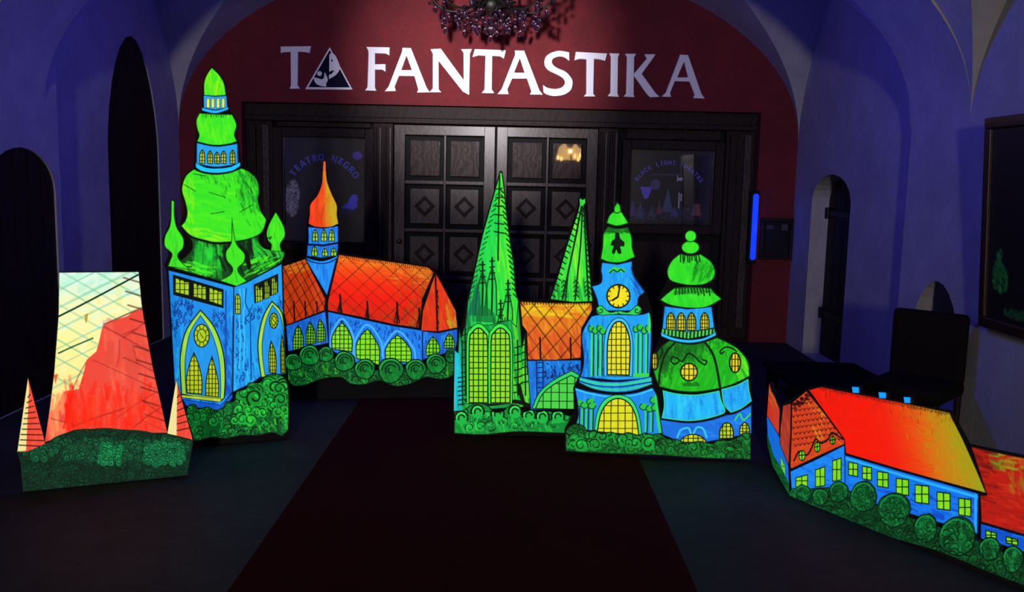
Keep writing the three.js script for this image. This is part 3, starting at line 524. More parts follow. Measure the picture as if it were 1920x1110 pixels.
{ // 2: tall green-domed tower
  seedRng(202);
  const b = cutout({ name: 'tower_cutout', label: 'tall painted cutout of a blue church tower with stacked green domes and four pinnacles', category: 'cutout', a: [360, 838], b: [541, 822] });
  b.crop(280, 110, 2.775);
  const Y = 971;                                            // offset between the two halves of the tower
  const D = (pts) => pts.map(([x, y, k]) => [x, y + Y, k]); // lower half points to the upper half's frame
  b.board('board', [[325, 38, 1], [285, 100], [276, 180, 1], [270, 280, 1], [240, 320], [246, 380], [238, 430, 1], [232, 570, 1], [190, 600], [160, 680], [182, 770], [158, 870, 1], [178, 925, 1], [150, 870], [132, 735, 1], [112, 735, 1], [104, 850], [68, 950], [100, 1010], [78, 1075, 1], ...D([[92, 140, 1], [130, 760, 1], [190, 900, 1], [200, 1062, 1], [728, 1022, 1], [730, 720, 1], [700, 640, 1], [692, 100, 1], [714, 30, 1]]), [690, 985, 1], [712, 920], [700, 850], [658, 786, 1], [612, 860], [604, 930], [625, 990, 1], [590, 940, 1], [618, 840, 1], [580, 770], [578, 640], [520, 575], [482, 568, 1], [468, 440, 1], [456, 390], [464, 330], [425, 280], [418, 245, 1], [405, 185, 1], [385, 100]]);
  const dome = (pts, o = {}) => b.region('dome', pts, { fill: '#3cec20', lw: 6, line: '#063c12', brush: [{ n: 70, dir: [0, 1], len: 60, w: 9, cols: ['#6cff1c', '#38e828', '#86f416', '#2ede30'], alpha: 0.45 }], ...o });
  dome([[325, 45, 1], [300, 80], [284, 125], [283, 192, 1], [340, 196, 1], [400, 192, 1], [390, 130], [365, 85]], { brush: [{ n: 50, dir: [0, 1], len: 60, w: 9, cols: ['#8cf010', '#70e818', '#98f412'], alpha: 0.6 }] });
  const wall1 = b.region('gallery', [[281, 190, 1], [342, 196, 1], [403, 192, 1], [408, 258, 1], [342, 268, 1], [282, 258, 1]], { fill: '#2aa6f4', line: '#07306c', lw: 6 });
  for (const x of [306, 331, 358, 384]) b.window([[x - 9, 256, 1], [x - 9, 215], [x, 205], [x + 9, 215], [x + 8, 258, 1]], { parent: wall1, nx: 1, ny: 1, lw: 3, fill: '#d8f05c', cols: ['#f0f890', '#c0e040'] });
  b.region('ledge', [[272, 253, 1], [345, 268], [412, 250, 1], [412, 266, 1], [345, 286], [274, 272, 1]], { fill: '#22b4ff', line: '#06285c', lw: 4 });
  dome([[260, 283, 1], [243, 322], [248, 365], [258, 400], [246, 432, 1], [300, 446], [350, 452], [410, 446], [458, 432, 1], [444, 395], [455, 345], [432, 290, 1], [345, 288, 1]], { paint: () => { for (let i = 0; i < 14; i++) b.line([[280 + i * 9, 284], [280 + i * 9 + rr(-4, 4), 300 + rr(0, 10)]], '#0a5a10', 3, false, 0.8); } });
  const wall2 = b.region('gallery', [[245, 436, 1], [350, 456], [460, 440, 1], [464, 548, 1], [350, 566], [244, 548, 1]], { fill: '#22a4ec', line: '#05244c', lw: 6, brush: { n: 20, dir: [0, 1], len: 60, w: 8, cols: ['#38b8ff', '#1a8ce0'], alpha: 0.5 } });
  for (const [x, t] of [[275, 473], [316, 478], [352, 484], [386, 478], [433, 474]]) b.window([[x - 14, 546, 1], [x - 14, t + 24], [x, t], [x + 14, t + 24], [x + 14, 550, 1]], { parent: wall2, nx: 2, ny: 4, lw: 7, fill: '#b8c83a', cols: ['#d8e048', '#8a9820'] });
  b.region('ledge', [[240, 538, 1], [290, 564], [350, 570], [420, 562], [474, 536, 1], [476, 558, 1], [430, 586], [350, 597], [275, 588], [240, 566, 1]], { fill: '#16c8ff', line: '#042448', lw: 5 });
  dome([[232, 574, 1], [188, 612], [168, 680], [185, 745], [196, 800], [185, 845], [163, 870, 1], [215, 922], [290, 946], [345, 957], [440, 952], [520, 938], [585, 905], [611, 838, 1], [580, 790], [566, 735], [573, 690], [560, 630], [520, 588], [478, 570, 1], [420, 592], [350, 602], [280, 594]], {
    brush: [{ n: 120, dir: [1, 0.15], len: 90, w: 12, cols: ['#48f020', '#30e428', '#62fa1e', '#28d830'], alpha: 0.4 }, { n: 46, dir: [0.2, 1], len: 70, w: 9, cols: ['#1ca828', '#16902a', '#22c030'], alpha: 0.45, box: [460, 590, 590, 760] }, { n: 30, dir: [0.2, 1], len: 60, w: 9, cols: ['#9cf812', '#88f018'], alpha: 0.5, box: [165, 640, 230, 930] }, { n: 36, dir: [1, 0.2], len: 60, w: 8, cols: ['#a4fa14', '#8cf41c'], alpha: 0.5, box: [180, 880, 420, 950] }],
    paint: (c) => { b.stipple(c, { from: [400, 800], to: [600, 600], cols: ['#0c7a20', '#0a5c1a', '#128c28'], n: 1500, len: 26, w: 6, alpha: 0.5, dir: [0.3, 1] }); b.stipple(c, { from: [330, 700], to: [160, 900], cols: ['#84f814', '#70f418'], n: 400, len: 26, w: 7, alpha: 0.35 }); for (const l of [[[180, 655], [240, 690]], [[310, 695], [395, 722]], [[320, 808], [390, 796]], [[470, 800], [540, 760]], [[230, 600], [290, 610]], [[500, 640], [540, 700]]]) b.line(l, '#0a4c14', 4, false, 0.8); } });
  b.region('skirt_roof', [[205, 925, 1], [280, 950], [345, 962], [440, 957], [570, 920, 1], [578, 965], [612, 990], [690, 1000], [708, 1012, 1], [690, 1062, 1], [500, 1168, 1], [455, 1184, 1], [290, 1138, 1], [95, 1082, 1], [98, 1062, 1], [160, 1050], [215, 1000], [222, 960]], {
    fill: '#0c4a18', lw: 7, line: '#031006',
    brush: [{ n: 90, dir: [0.1, 1], len: 70, w: 12, cols: ['#1ecc30', '#2ee83a', '#18b02c'], alpha: 0.6, box: [225, 970, 380, 1120] }, { n: 60, dir: [0.6, 1], len: 60, w: 11, cols: ['#20d034', '#3af038'], alpha: 0.6, box: [540, 950, 700, 1070] }, { n: 40, dir: [1, 0.25], len: 70, w: 9, cols: ['#3af428', '#5cf820'], alpha: 0.8, box: [90, 1062, 330, 1130] }, { n: 40, dir: [1, -0.5], len: 60, w: 9, cols: ['#3af428', '#5cf820'], alpha: 0.8, box: [520, 1040, 700, 1130] }, { n: 50, dir: [0.2, 1], len: 70, w: 12, cols: ['#020a04', '#041c0a'], alpha: 0.7, box: [380, 960, 540, 1090] }],
  });
  const pin = { fill: '#42ec22', lw: 6, line: '#06380e', brush: { n: 36, dir: [0.1, 1], len: 50, w: 7, cols: ['#2cc826', '#6cf81c', '#1ea820'], alpha: 0.5 } };
  b.region('pinnacle', [[113, 738, 1], [131, 738, 1], [132, 820], [145, 880], [178, 935], [176, 985], [150, 1018], [160, 1050], [215, 1100, 1], [95, 1082, 1], [108, 1048], [116, 1015], [80, 978], [80, 925], [108, 860]], pin);
  b.region('pinnacle', [[658, 795, 1], [625, 855], [609, 905], [616, 945], [634, 968], [630, 1002, 1], [690, 1004, 1], [682, 966], [706, 925], [700, 872]], { ...pin, paint: () => b.blot([[612, 932, 1], [640, 925], [628, 945, 1]], '#0c4a10', 0.8) });
  b.region('pinnacle', [[430, 818, 1], [440, 900], [455, 965], [496, 1015], [492, 1060], [462, 1090], [470, 1120], [510, 1158, 1], [455, 1186, 1], [362, 1155, 1], [420, 1125], [432, 1090], [402, 1050], [398, 1005], [425, 960], [428, 880]], pin);
  const WB = { line: '#041c44', lw: 6, brush: [{ n: 60, dir: [0.1, 1], len: 80, w: 11, cols: ['#28b4ff', '#1488e4', '#3cc0ff', '#1878d4'], alpha: 0.45 }] };
  const squig = (n, bx, col = '#0a3a90') => { for (let i = 0; i < n; i++) { const x = rr(bx[0], bx[2]), y = rr(bx[1], bx[3]); b.line([[x, y + Y], [x + rr(-8, 8), y + Y + rr(6, 14)], [x + rr(-10, 10), y + Y + rr(14, 24)]], col, 4, true, 0.85); } };
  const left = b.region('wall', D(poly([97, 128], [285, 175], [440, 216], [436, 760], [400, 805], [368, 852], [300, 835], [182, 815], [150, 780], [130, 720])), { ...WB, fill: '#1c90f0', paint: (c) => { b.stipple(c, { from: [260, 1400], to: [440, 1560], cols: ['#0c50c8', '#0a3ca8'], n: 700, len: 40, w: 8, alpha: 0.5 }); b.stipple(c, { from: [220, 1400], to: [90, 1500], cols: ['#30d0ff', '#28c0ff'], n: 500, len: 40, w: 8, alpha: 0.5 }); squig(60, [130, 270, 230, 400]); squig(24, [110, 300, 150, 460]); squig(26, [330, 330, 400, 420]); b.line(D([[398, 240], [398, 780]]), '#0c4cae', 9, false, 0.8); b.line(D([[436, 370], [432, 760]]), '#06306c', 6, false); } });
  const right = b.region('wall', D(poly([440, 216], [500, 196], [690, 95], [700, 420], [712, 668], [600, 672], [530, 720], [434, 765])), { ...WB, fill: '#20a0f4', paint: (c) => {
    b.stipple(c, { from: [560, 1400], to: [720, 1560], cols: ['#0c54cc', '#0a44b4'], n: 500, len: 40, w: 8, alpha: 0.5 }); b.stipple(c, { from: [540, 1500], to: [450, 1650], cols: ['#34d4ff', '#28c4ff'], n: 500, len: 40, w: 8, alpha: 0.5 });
    squig(46, [450, 370, 500, 690]); squig(22, [520, 300, 580, 380]); squig(12, [660, 260, 695, 320]);
    for (const x of [470, 492]) b.line(D([[x, 230], [x + 4, 300], [x - 3, 360], [x + 3, 500], [x - 2, 640]]), '#38c8ff', 7);
    b.line(D([[505, 225], [500, 300], [520, 350], [500, 380], [518, 400]]), '#0a3c8c', 5); b.line(D([[525, 380], [530, 700]]), '#0a3c90', 5, false); b.line(D([[418, 250], [425, 330], [415, 370], [440, 380]]), '#0a3c8c', 4);
  } });
  const band = (pts, wins, par) => { b.region('window_band', D(poly(...pts)), { fill: '#040a08', lw: 3, parent: par }); for (const w of wins) b.window(D(poly(...w)), { parent: par, nx: 3, ny: 3, lw: 6, fill: '#a8d024', cols: ['#c8e838', '#6a9018'], paint: () => b.blot(D([[w[0][0] + 14, w[0][1], 1], [w[0][0] + 24, w[0][1] + 22, 1], [w[0][0] + 36, w[0][1] + 4, 1], [w[0][0] + 48, w[0][1] + 24, 1], [w[1][0] - 4, w[1][1], 1]]), '#040a04') }); };
  band([[122, 152], [386, 230], [386, 328], [125, 258]], [[[134, 168], [208, 192], [208, 264], [134, 246]], [[228, 194], [296, 216], [296, 286], [228, 268]], [[310, 218], [380, 242], [380, 316], [310, 292]]], left);
  band([[543, 205], [670, 148], [670, 245], [547, 303]], [[[550, 212], [590, 194], [590, 288], [552, 300]], [[598, 190], [627, 176], [627, 272], [598, 284]], [[635, 172], [666, 156], [666, 250], [635, 264]]], right);
  b.window(D([[447, 358, 1], [446, 275], [458, 252], [474, 275], [474, 360, 1]]), { parent: right, nx: 2, ny: 4, lw: 8 });
  const gothic = (frame, inner, rose, lancets, par) => {
    b.region('arch_frame', D(frame), { fill: '#a0e04a', lw: 10, parent: par, brush: { n: 20, dir: [0, 1], len: 60, w: 6, cols: ['#48d040', '#c8f060'], alpha: 0.5 } });
    b.region('arch_field', D(inner), { fill: '#2098ee', lw: 6, line: '#06306a', parent: par, brush: { n: 26, dir: [0, 1], len: 60, w: 8, cols: ['#30b4ff', '#1478d8'], alpha: 0.5 } });
    b.region('rose_window', D(oval(...rose)), { fill: '#b4d020', lw: 9, parent: par, paint: () => { const [x, y, rx, ry] = rose; b.line(D(oval(x, y, rx * 0.55, ry * 0.55)), '#3a5008', 5, false); for (let i = 0; i < 10; i++) { const a = i / 10 * 6.283; b.line(D([[x + rx * 0.6 * Math.cos(a), y + ry * 0.6 * Math.sin(a)], [x + rx * Math.cos(a), y + ry * Math.sin(a)]]), '#3a5008', 4, false); } b.line(D([[x - 8, y - 14], [x, y], [x + 8, y + 12]]), '#3a5008', 4, false); } });
    for (const l of lancets) b.window(D(l), { parent: par, nx: 4, ny: 9, lw: 8, ink: '#142004', fill: '#b8cc20' });
  };
  gothic([[165, 776, 1], [158, 650], [160, 560], [190, 440], [266, 333, 1], [340, 425], [385, 550], [397, 680], [392, 796, 1], [372, 812, 1]], [[190, 772, 1], [184, 650], [188, 560], [212, 450], [266, 362, 1], [322, 450], [360, 570], [372, 690], [372, 792, 1]], [272, 470, 42, 62], [[[195, 768, 1], [190, 700], [206, 620], [232, 553, 1], [258, 620], [275, 695], [274, 776, 1]], [[292, 782, 1], [292, 720], [305, 640], [326, 572, 1], [348, 650], [362, 720], [360, 792, 1]]], left);
  gothic([[580, 690, 1], [566, 590], [564, 490], [590, 370], [637, 288, 1], [690, 345], [704, 430, 1], [712, 668, 1]], [[600, 676, 1], [588, 590], [586, 500], [606, 390], [640, 308, 1], [684, 370], [700, 460, 1], [712, 668, 1]], [647, 392, 24, 42], [[[622, 662, 1], [620, 560], [632, 492, 1], [652, 540], [662, 600], [660, 668, 1]], [[682, 664, 1], [680, 540], [690, 456, 1], [704, 540], [710, 668, 1]]], right);
  const sill = b.region('sill', D(poly([165, 776], [375, 796], [372, 816], [168, 792])), { fill: '#c4d838', lw: 4, parent: left });
  b.region('plinth', D(poly([172, 800], [372, 830], [432, 770], [434, 790], [378, 862], [190, 835])), { fill: '#1060d8', lw: 4, line: '#041c50', parent: left });
  b.region('hedge', D([[188, 880, 1], [200, 835], [235, 825], [262, 848], [300, 838], [345, 856], [385, 838], [400, 812], [440, 808], [452, 762], [500, 745], [520, 715], [575, 712], [600, 680], [650, 666], [700, 684], [722, 730], [727, 840, 1], [725, 955, 1], [690, 992], [640, 975], [560, 990], [480, 988], [400, 1004], [320, 1000], [235, 1016], [205, 960]]), {
    fill: '#0a5220', lw: 8, paint: (c) => {
      b.curls(c, { n: 60, r0: 16, r1: 30, cols: ['#0c7028', '#0a5c22', '#108434'], light: ['#22c044', '#1ca83c'] });
      b.curls(c, { n: 34, r0: 20, r1: 34, cols: ['#14982e', '#18b038'], light: ['#3cf04c', '#2cd848'], box: [440, 1680, 720, 1890] });
      b.curls(c, { n: 8, r0: 30, r1: 46, cols: ['#10902e', '#14a036'], light: ['#40f050', '#34e04a'], box: [420, 1690, 700, 1790] });
      b.brush(c, { n: 40, dir: [0.4, 1], len: 30, w: 8, cols: ['#52f830', '#38e840', '#1cb83a'], alpha: 0.6, box: [480, 1790, 725, 1940] });
    } });
}

const lancet = (x0, x1, yb0, yb1, xt, yt) => [[x0, yb0, 1], [x0 - 1, (yb0 + yt) / 2 + 8], [(x0 + xt) / 2 - 2, yt + (yb0 - yt) * 0.2], [xt, yt, 1], [(x1 + xt) / 2 + 2, yt + (yb1 - yt) * 0.22], [x1 + 1, (yb1 + yt) / 2 + 8], [x1, yb1, 1]];
{ // 3: church with red roof and onion turret
  seedRng(203);
  const b = cutout({ name: 'church_cutout', label: 'painted cutout of a long red-roofed church with orange onion turret and round bushes', category: 'cutout', a: [536, 752], b: [858, 748], clear: 0.0125 });
  b.crop(500, 290, 2.3606);
  b.board('board', [...poly([249, 24], [242, 110], [188, 215], [178, 312], [170, 455], [66, 492], [70, 700], [84, 880], [90, 1084], [848, 1080], [848, 770], [850, 760], [747, 512], [735, 510], [715, 492], [322, 435], [324, 312], [316, 225], [272, 115], [264, 24])]);
  const tiles = { line: '#2a0a04', lw: 5 };
  b.region('turret_cap', [[250, 28, 1], [262, 28, 1], [265, 90], [272, 130], [292, 180], [312, 225], [312, 265], [319, 306, 1], [285, 320], [245, 323], [210, 318], [184, 306, 1], [190, 265], [193, 220], [225, 178], [243, 130], [247, 80]], { fill: [[185, 0], [320, 0], ['#ff3008', '#f43a0a', '#e86410', '#c8a814', '#b8b81a']], line: '#3a1404', lw: 4, brush: [{ n: 40, dir: [0, 1], len: 70, w: 9, cols: ['#ff3408', '#e84a10', '#ff5a1c'], alpha: 0.4, box: [185, 150, 250, 320] }, { n: 30, dir: [0.1, 1], len: 70, w: 9, cols: ['#c8b018', '#a8b820', '#d8981c'], alpha: 0.5, box: [262, 120, 318, 320] }, { n: 12, dir: [0, 1], len: 60, w: 6, cols: ['#c04008'], alpha: 0.5, box: [215, 200, 250, 310] }] });
  const WB = { fill: '#1c80ec', line: '#041844', lw: 5, brush: { n: 60, dir: [0.1, 1], len: 50, w: 9, cols: ['#2a9cff', '#1466d0', '#34a4ff', '#1a5cc4'], alpha: 0.5 } };
  const up = b.region('turret', poly([183, 318], [250, 326], [318, 314], [318, 388], [250, 400], [183, 396]), WB);
  for (const x of [215, 254, 288]) b.window(lancet(x - 13, x + 13, 384, 384, x, 328), { parent: up, nx: 2, ny: 3, lw: 6, fill: '#9cd838', cols: ['#7cc830', '#c4e850'] });
  const lo = b.region('turret', poly([180, 398], [250, 404], [318, 392], [314, 446], [245, 458], [176, 450]), WB);
  for (const [x, t] of [[212, 402], [258, 412], [297, 410]]) b.window(lancet(x - 13, x + 13, 450, 450, x, t), { parent: lo, nx: 2, ny: 2, lw: 6, fill: '#9cd838', cols: ['#7cc830', '#c4e850'] });
  const rl = b.region('roof', poly([70, 494], [172, 460], [262, 640], [256, 690], [88, 756], [76, 700]), { ...tiles, fill: '#d03c0c', brush: [{ n: 60, dir: [0.2, 1], len: 60, w: 10, cols: ['#e04a10', '#c02c08', '#d85c18', '#a83408'], alpha: 0.5 }, { n: 24, dir: [1, -0.3], len: 60, w: 8, cols: ['#d87c1c', '#e08820'], alpha: 0.6, box: [70, 465, 190, 520] }], paint: (c) => { b.hatch(c, 0.5, 34, '#300a04', 4, 0.7, 4); b.hatch(c, -0.9, 60, '#300a04', 4, 0.6, 4); for (const x of [120, 170, 222]) b.line([[x, 650], [x + 4, 735]], '#1c0602', 6, false); } });
  b.region('roof', poly([320, 441], [420, 456], [560, 474], [715, 497], [742, 522], [690, 640], [678, 768], [560, 752], [400, 716], [270, 690], [270, 650], [296, 540]), { ...tiles, fill: [[480, 440], [450, 700], ['#f08818', '#f85c10', '#fa2c08', '#f61c06', '#d8240a']], brush: [{ n: 90, dir: [1, 0.15], len: 60, w: 9, cols: ['#ff1804', '#ff3008', '#f84010', '#ff2a08'], alpha: 0.3 }], paint: (c) => {
    b.stipple(c, { from: [470, 620], to: [740, 660], cols: ['#8c5a14', '#a06018', '#6a4410', '#b8701c'], n: 2200, len: 22, w: 6, alpha: 0.5, pow: 2 }); b.stipple(c, { from: [480, 560], to: [520, 460], cols: ['#f89018', '#f4a020', '#f07c14'], n: 900, len: 26, w: 6, alpha: 0.45, dir: [1, 0.15] });
    b.hatch(c, 1.1, 62, '#4a1004', 4, 0.55, 6); b.hatch(c, -1.05, 86, '#4a1004', 4, 0.6, 6);
    for (const [x, y] of [[325, 620], [445, 650], [577, 655], [675, 680]]) { b.line([[x, y], [x + 3, y + 40], [x, y + 90]], '#180602', 8, false); b.line([[x, y + 30], [x - 12, y + 90]], '#180602', 5, false); b.line([[x, y + 30], [x + 12, y + 90]], '#180602', 5, false); }
    for (let i = 0; i < 44; i++) { const x = 325 + i * 9; b.line([[x, 436 + i * 1.3], [x + 3, 452 + i * 1.3 + rr(0, 8)]], '#3c1404', 3, false, 0.8); }
  } });
  b.region('roof', poly([747, 520], [770, 560], [838, 690], [846, 766], [760, 784], [682, 780], [690, 690], [730, 570]), { ...tiles, fill: '#e03410', brush: [{ n: 50, dir: [0.1, 1], len: 70, w: 10, cols: ['#f04414', '#c82c0c', '#e85a18'], alpha: 0.5 }, { n: 30, dir: [0.3, 1], len: 50, w: 8, cols: ['#d8a018', '#b8a41c', '#e07c18'], alpha: 0.7, box: [800, 650, 846, 770] }], paint: () => { b.line([[747, 522], [752, 660], [757, 784]], '#1c0602', 7, false); for (let i = 0; i < 8; i++) b.line([[757, 600 + i * 22], [757 + rr(-8, 8), 615 + i * 22]], '#1c0602', 5, false); } });
  b.region('turret', [[170, 452, 1], [245, 470], [320, 444, 1], [308, 470, 1], [268, 626, 1], [178, 474, 1]], { ...WB, fill: '#1e94f4', paint: () => b.line([[172, 458], [200, 474], [245, 482], [285, 474], [316, 456]], '#072c6c', 5) });
  const wl = b.region('wall', poly([85, 757], [262, 692], [276, 834], [94, 872]), { ...WB, fill: '#1a64d4' });
  for (const w of [lancet(117, 163, 868, 856, 140, 752), lancet(174, 216, 842, 836, 192, 737), lancet(222, 260, 832, 826, 236, 725)]) b.window(w, { parent: wl, nx: 4, ny: 8, lw: 7, fill: '#78d428', cols: ['#5cc024', '#98e838'] });
  const wm = b.region('wall', poly([270, 693], [400, 722], [560, 757], [690, 777], [690, 915], [600, 930], [380, 920], [276, 860]), { ...WB, paint: () => { for (let i = 0; i < 70; i++) { const x = rr(280, 690), y = 705 + (x - 270) * 0.2 + rr(0, 60); b.line([[x, y], [x + rr(-6, 6), y + rr(6, 12)], [x + rr(-6, 6), y + rr(12, 20)]], '#0a2c84', 4, true, 0.7); } for (const [x0, xt, yt, x1] of [[284, 335, 722, 388], [388, 447, 748, 512], [516, 580, 776, 655]]) { b.line([[x0 - 4, 890], [x0 + 6, yt + 70], [xt, yt + 4], [x1 - 6, yt + 78], [x1 + 4, 900]], '#48b4ff', 9); } } });
  for (const w of [lancet(288, 379, 862, 874, 335, 741), lancet(396, 500, 902, 934, 447, 769), lancet(526, 640, 908, 924, 580, 796)]) b.window(w, { parent: wm, nx: 5, ny: 7, lw: 8, fill: '#84e81c', cols: ['#98f824', '#68d01c', '#b4f838'] });
  const wr = b.region('wall', poly([690, 780], [760, 788], [845, 770], [846, 864], [690, 908]), { ...WB, fill: '#1c5cc8' });
  for (const w of [lancet(706, 766, 892, 880, 736, 804), lancet(786, 832, 858, 856, 809, 790)]) b.window(w, { parent: wr, nx: 4, ny: 5, lw: 7, fill: '#74dc24', cols: ['#98f028', '#58c020'] });
  b.region('hedge', [[88, 900, 1], [170, 905], [300, 900], [420, 950], [560, 950], [700, 940], [838, 890, 1], [838, 970, 1], [780, 992], [700, 985], [640, 1012], [570, 1024], [500, 1000], [430, 1016], [370, 1012], [330, 985], [250, 990], [170, 1018], [120, 1022], [96, 1000, 1]], { fill: '#0a4c1c', lw: 3, line: '#03180a', paint: (c) => { b.curls(c, { n: 90, r0: 10, r1: 20, cols: ['#0c6424', '#0f7a2c', '#0a5420'], light: ['#1fa43c', '#189434'] }); b.brush(c, { n: 60, dir: [0.2, 1], len: 26, w: 8, cols: ['#2cc83a', '#58d82c', '#1a9830'], alpha: 0.5 }); } });
  for (const [x, y, r] of [[262, 884, 36], [190, 888, 48], [118, 918, 40], [815, 890, 34], [345, 914, 47], [750, 924, 46], [435, 948, 47], [660, 950, 48], [550, 954, 58]]) b.region('bush', lump(x, y, Math.min(r, 842 - x), r * 0.98), { step: 3, fill: '#0c7a2a', lw: 9, paint: (c) => { b.brush(c, { n: 26, dir: [0.5, 1], len: 26, w: 8, cols: ['#12963a', '#0a5c22', '#1aac3e'], alpha: 0.6 }); for (const [q, a0] of [[0.68, 3.2], [0.42, 2.6], [0.2, 1]]) b.line(Array.from({ length: 10 }, (_, i) => { const a = a0 + i * 0.34; return [x + Math.cos(a) * r * q, y + Math.sin(a) * r * q]; }), '#04200c', 6, false, 0.9); b.line(Array.from({ length: 8 }, (_, i) => { const a = 3.3 + i * 0.3; return [x + Math.cos(a) * r * 0.82, y + Math.sin(a) * r * 0.82]; }), '#27c04a', 6, false, 0.8); } });
}

{ // 4: cathedral with two green spires
  seedRng(204);
  const b = cutout({ name: 'cathedral_cutout', label: 'painted cutout of a green cathedral spire with twin tall windows and second smaller spire', category: 'cutout', a: [850, 819], b: [1080, 822], clear: 0.0125 });
  b.crop(830, 310, 2.133);
  b.board('board', [...poly([229, 20], [158, 268], [96, 540], [70, 660], [42, 760], [40, 1086], [600, 1088], [604, 545], [578, 150], [572, 128], [545, 126], [540, 160], [428, 535], [312, 540], [300, 536], [290, 400], [264, 240], [240, 26])]);
  const G = (n, bx, cols, al = 0.5, len = 90) => ({ n, dir: [0.1, 1], len, w: 7, cols, alpha: al, box: bx, jitter: 0.1 });
  const body = b.region('tower', poly([100, 545], [88, 640], [74, 690], [66, 640], [62, 750], [46, 735], [43, 985], [352, 965], [348, 820], [340, 835], [332, 655], [318, 730], [304, 540], [200, 500]), { fill: '#0c9a40', lw: 4, brush: [G(120, [60, 540, 350, 960], ['#14c83c', '#48e82c', '#0a7838', '#24d848'], 0.5), G(60, [280, 600, 350, 960], ['#7cf820', '#5ae824', '#a0f42a'], 0.6), G(40, [43, 740, 78, 985], ['#18c8e8', '#20b8f0', '#30dcd0'], 0.8, 110)], paint: () => {
    b.line([[78, 700], [80, 960]], '#04301a', 6, false); for (let i = 0; i < 7; i++) b.line([[62, 850 + i * 18], [88, 846 + i * 18]], '#042c18', 5, false);
    for (const [x, y] of [[300, 700], [330, 660], [90, 620]]) { b.line([[x, y], [x + 2, 920]], '#05280e', 6, false); for (let i = 0; i < 7; i++) b.line([[x - 10 - i, y + 30 + i * 30], [x + 12 + i, y + 24 + i * 30]], '#05280e', 5, false); }
    b.line([[305, 880], [320, 940], [330, 960]], '#04180a', 16); b.line([[96, 940], [180, 955], [290, 945], [345, 960]], '#031208', 16);
  } });
  b.region('spire', poly([230, 25], [239, 30], [262, 240], [270, 300], [286, 400], [292, 500], [304, 545], [296, 650], [270, 620], [190, 640], [130, 640], [90, 660], [100, 545], [126, 430], [160, 275], [205, 115]), { fill: '#22dc48', lw: 5, line: '#03200e', brush: [G(110, [90, 25, 225, 640], ['#08e058', '#14d060', '#2cf04c', '#10b858'], 0.5, 110), G(110, [215, 60, 305, 640], ['#5cf828', '#88fa20', '#44f030'], 0.55, 110), G(36, [95, 430, 160, 640], ['#0a7c50', '#0e6844'], 0.5)], paint: () => {
    b.line([[228, 40], [224, 200], [222, 380]], '#052c10', 6, false); for (let i = 0; i < 6; i++) b.line([[214 - i * 1.5, 95 + i * 34], [238 + i * 2, 92 + i * 36]], '#052c10', 5, false);
    for (let i = 0; i < 20; i++) { const t = i / 20, x = 240 + t * 56; b.line([[x + 4, 110 + i * 22], [x - 10, 96 + i * 22]], '#052c10', 5, false); const y = 228 - t * 120; b.line([[y - 14, 120 + i * 22], [y + 2, 108 + i * 22]], '#052c10', 4, false, 0.8); }
    for (const [x, y0, y1] of [[160, 385, 600], [198, 370, 600], [262, 460, 620], [232, 540, 610]]) { b.line([[x, y0], [x + 1, (y0 + y1) / 2], [x - 2, y1]], '#042410', 7, false); for (let i = 0; i < 4; i++) b.line([[x - 8 - i, y0 + 14 + i * 24], [x + 9 + i, y0 + 12 + i * 24]], '#042410', 5, false); b.line([[x, y0 + 40], [x - 20, y0 + 110], [x - 30, y1]], '#06401c', 6, true, 0.8); b.line([[x, y0 + 40], [x + 16, y0 + 110], [x + 18, y1]], '#06401c', 6, true, 0.8); }
    b.blot([[100, 600, 1], [140, 470], [152, 600, 1]], '#0a5a48', 0.6); b.blot([[130, 625, 1], [150, 560], [205, 590], [215, 630, 1]], '#0a6a30', 0.7);
  } });
  for (const [x0, x1] of [[104, 183], [191, 272]]) {
    const m = (x0 + x1) / 2;
    b.region('window_surround', [[x0 - 9, 955, 1], [x0 - 9, 705], [x0 + 8, 652], [m, 632], [x1 - 8, 652], [x1 + 8, 705], [x1 + 8, 955, 1]], { fill: '#3cf04a', lw: 5, parent: body });
    b.window([[x0, 952, 1], [x0 + 1, 710], [x0 + 13, 668], [m, 648], [x1 - 13, 668], [x1 - 1, 710], [x1, 952, 1]], { parent: body, nx: 4, ny: 13, lw: 9, fill: '#8ce420', cols: ['#b0f030', '#60c81c', '#9cf02c'], gw: 4, ink: '#0c2a06' });
  }
  b.region('roof', poly([308, 544], [460, 550], [598, 549], [602, 600], [566, 640], [566, 770], [450, 780], [340, 778], [336, 665], [318, 640]), { fill: '#e0701c', line: '#301004', lw: 5, brush: [{ n: 60, dir: [1, 0], len: 60, w: 11, cols: ['#f4c818', '#f0e020', '#e8a81c'], alpha: 0.6, box: [310, 545, 600, 605] }, { n: 60, dir: [0.3, 1], len: 50, w: 11, cols: ['#f08c1c', '#e87818', '#f4a428'], alpha: 0.5, box: [310, 590, 600, 680] }, { n: 70, dir: [0.3, 1], len: 50, w: 11, cols: ['#e04a20', '#d44028', '#f06028', '#c84420'], alpha: 0.55, box: [330, 660, 570, 775] }], paint: (c) => { b.hatch(c, 0.75, 58, '#3a1404', 5, 0.7, 4); b.hatch(c, -0.9, 70, '#3a1404', 5, 0.6, 4); for (const x of [390, 512]) { b.line([[x, 690], [x + 2, 776]], '#280a02', 7, false); } for (let i = 0; i < 26; i++) b.line([[312 + i * 11, 540], [316 + i * 11, 556]], '#2c2004', 4, false); } });
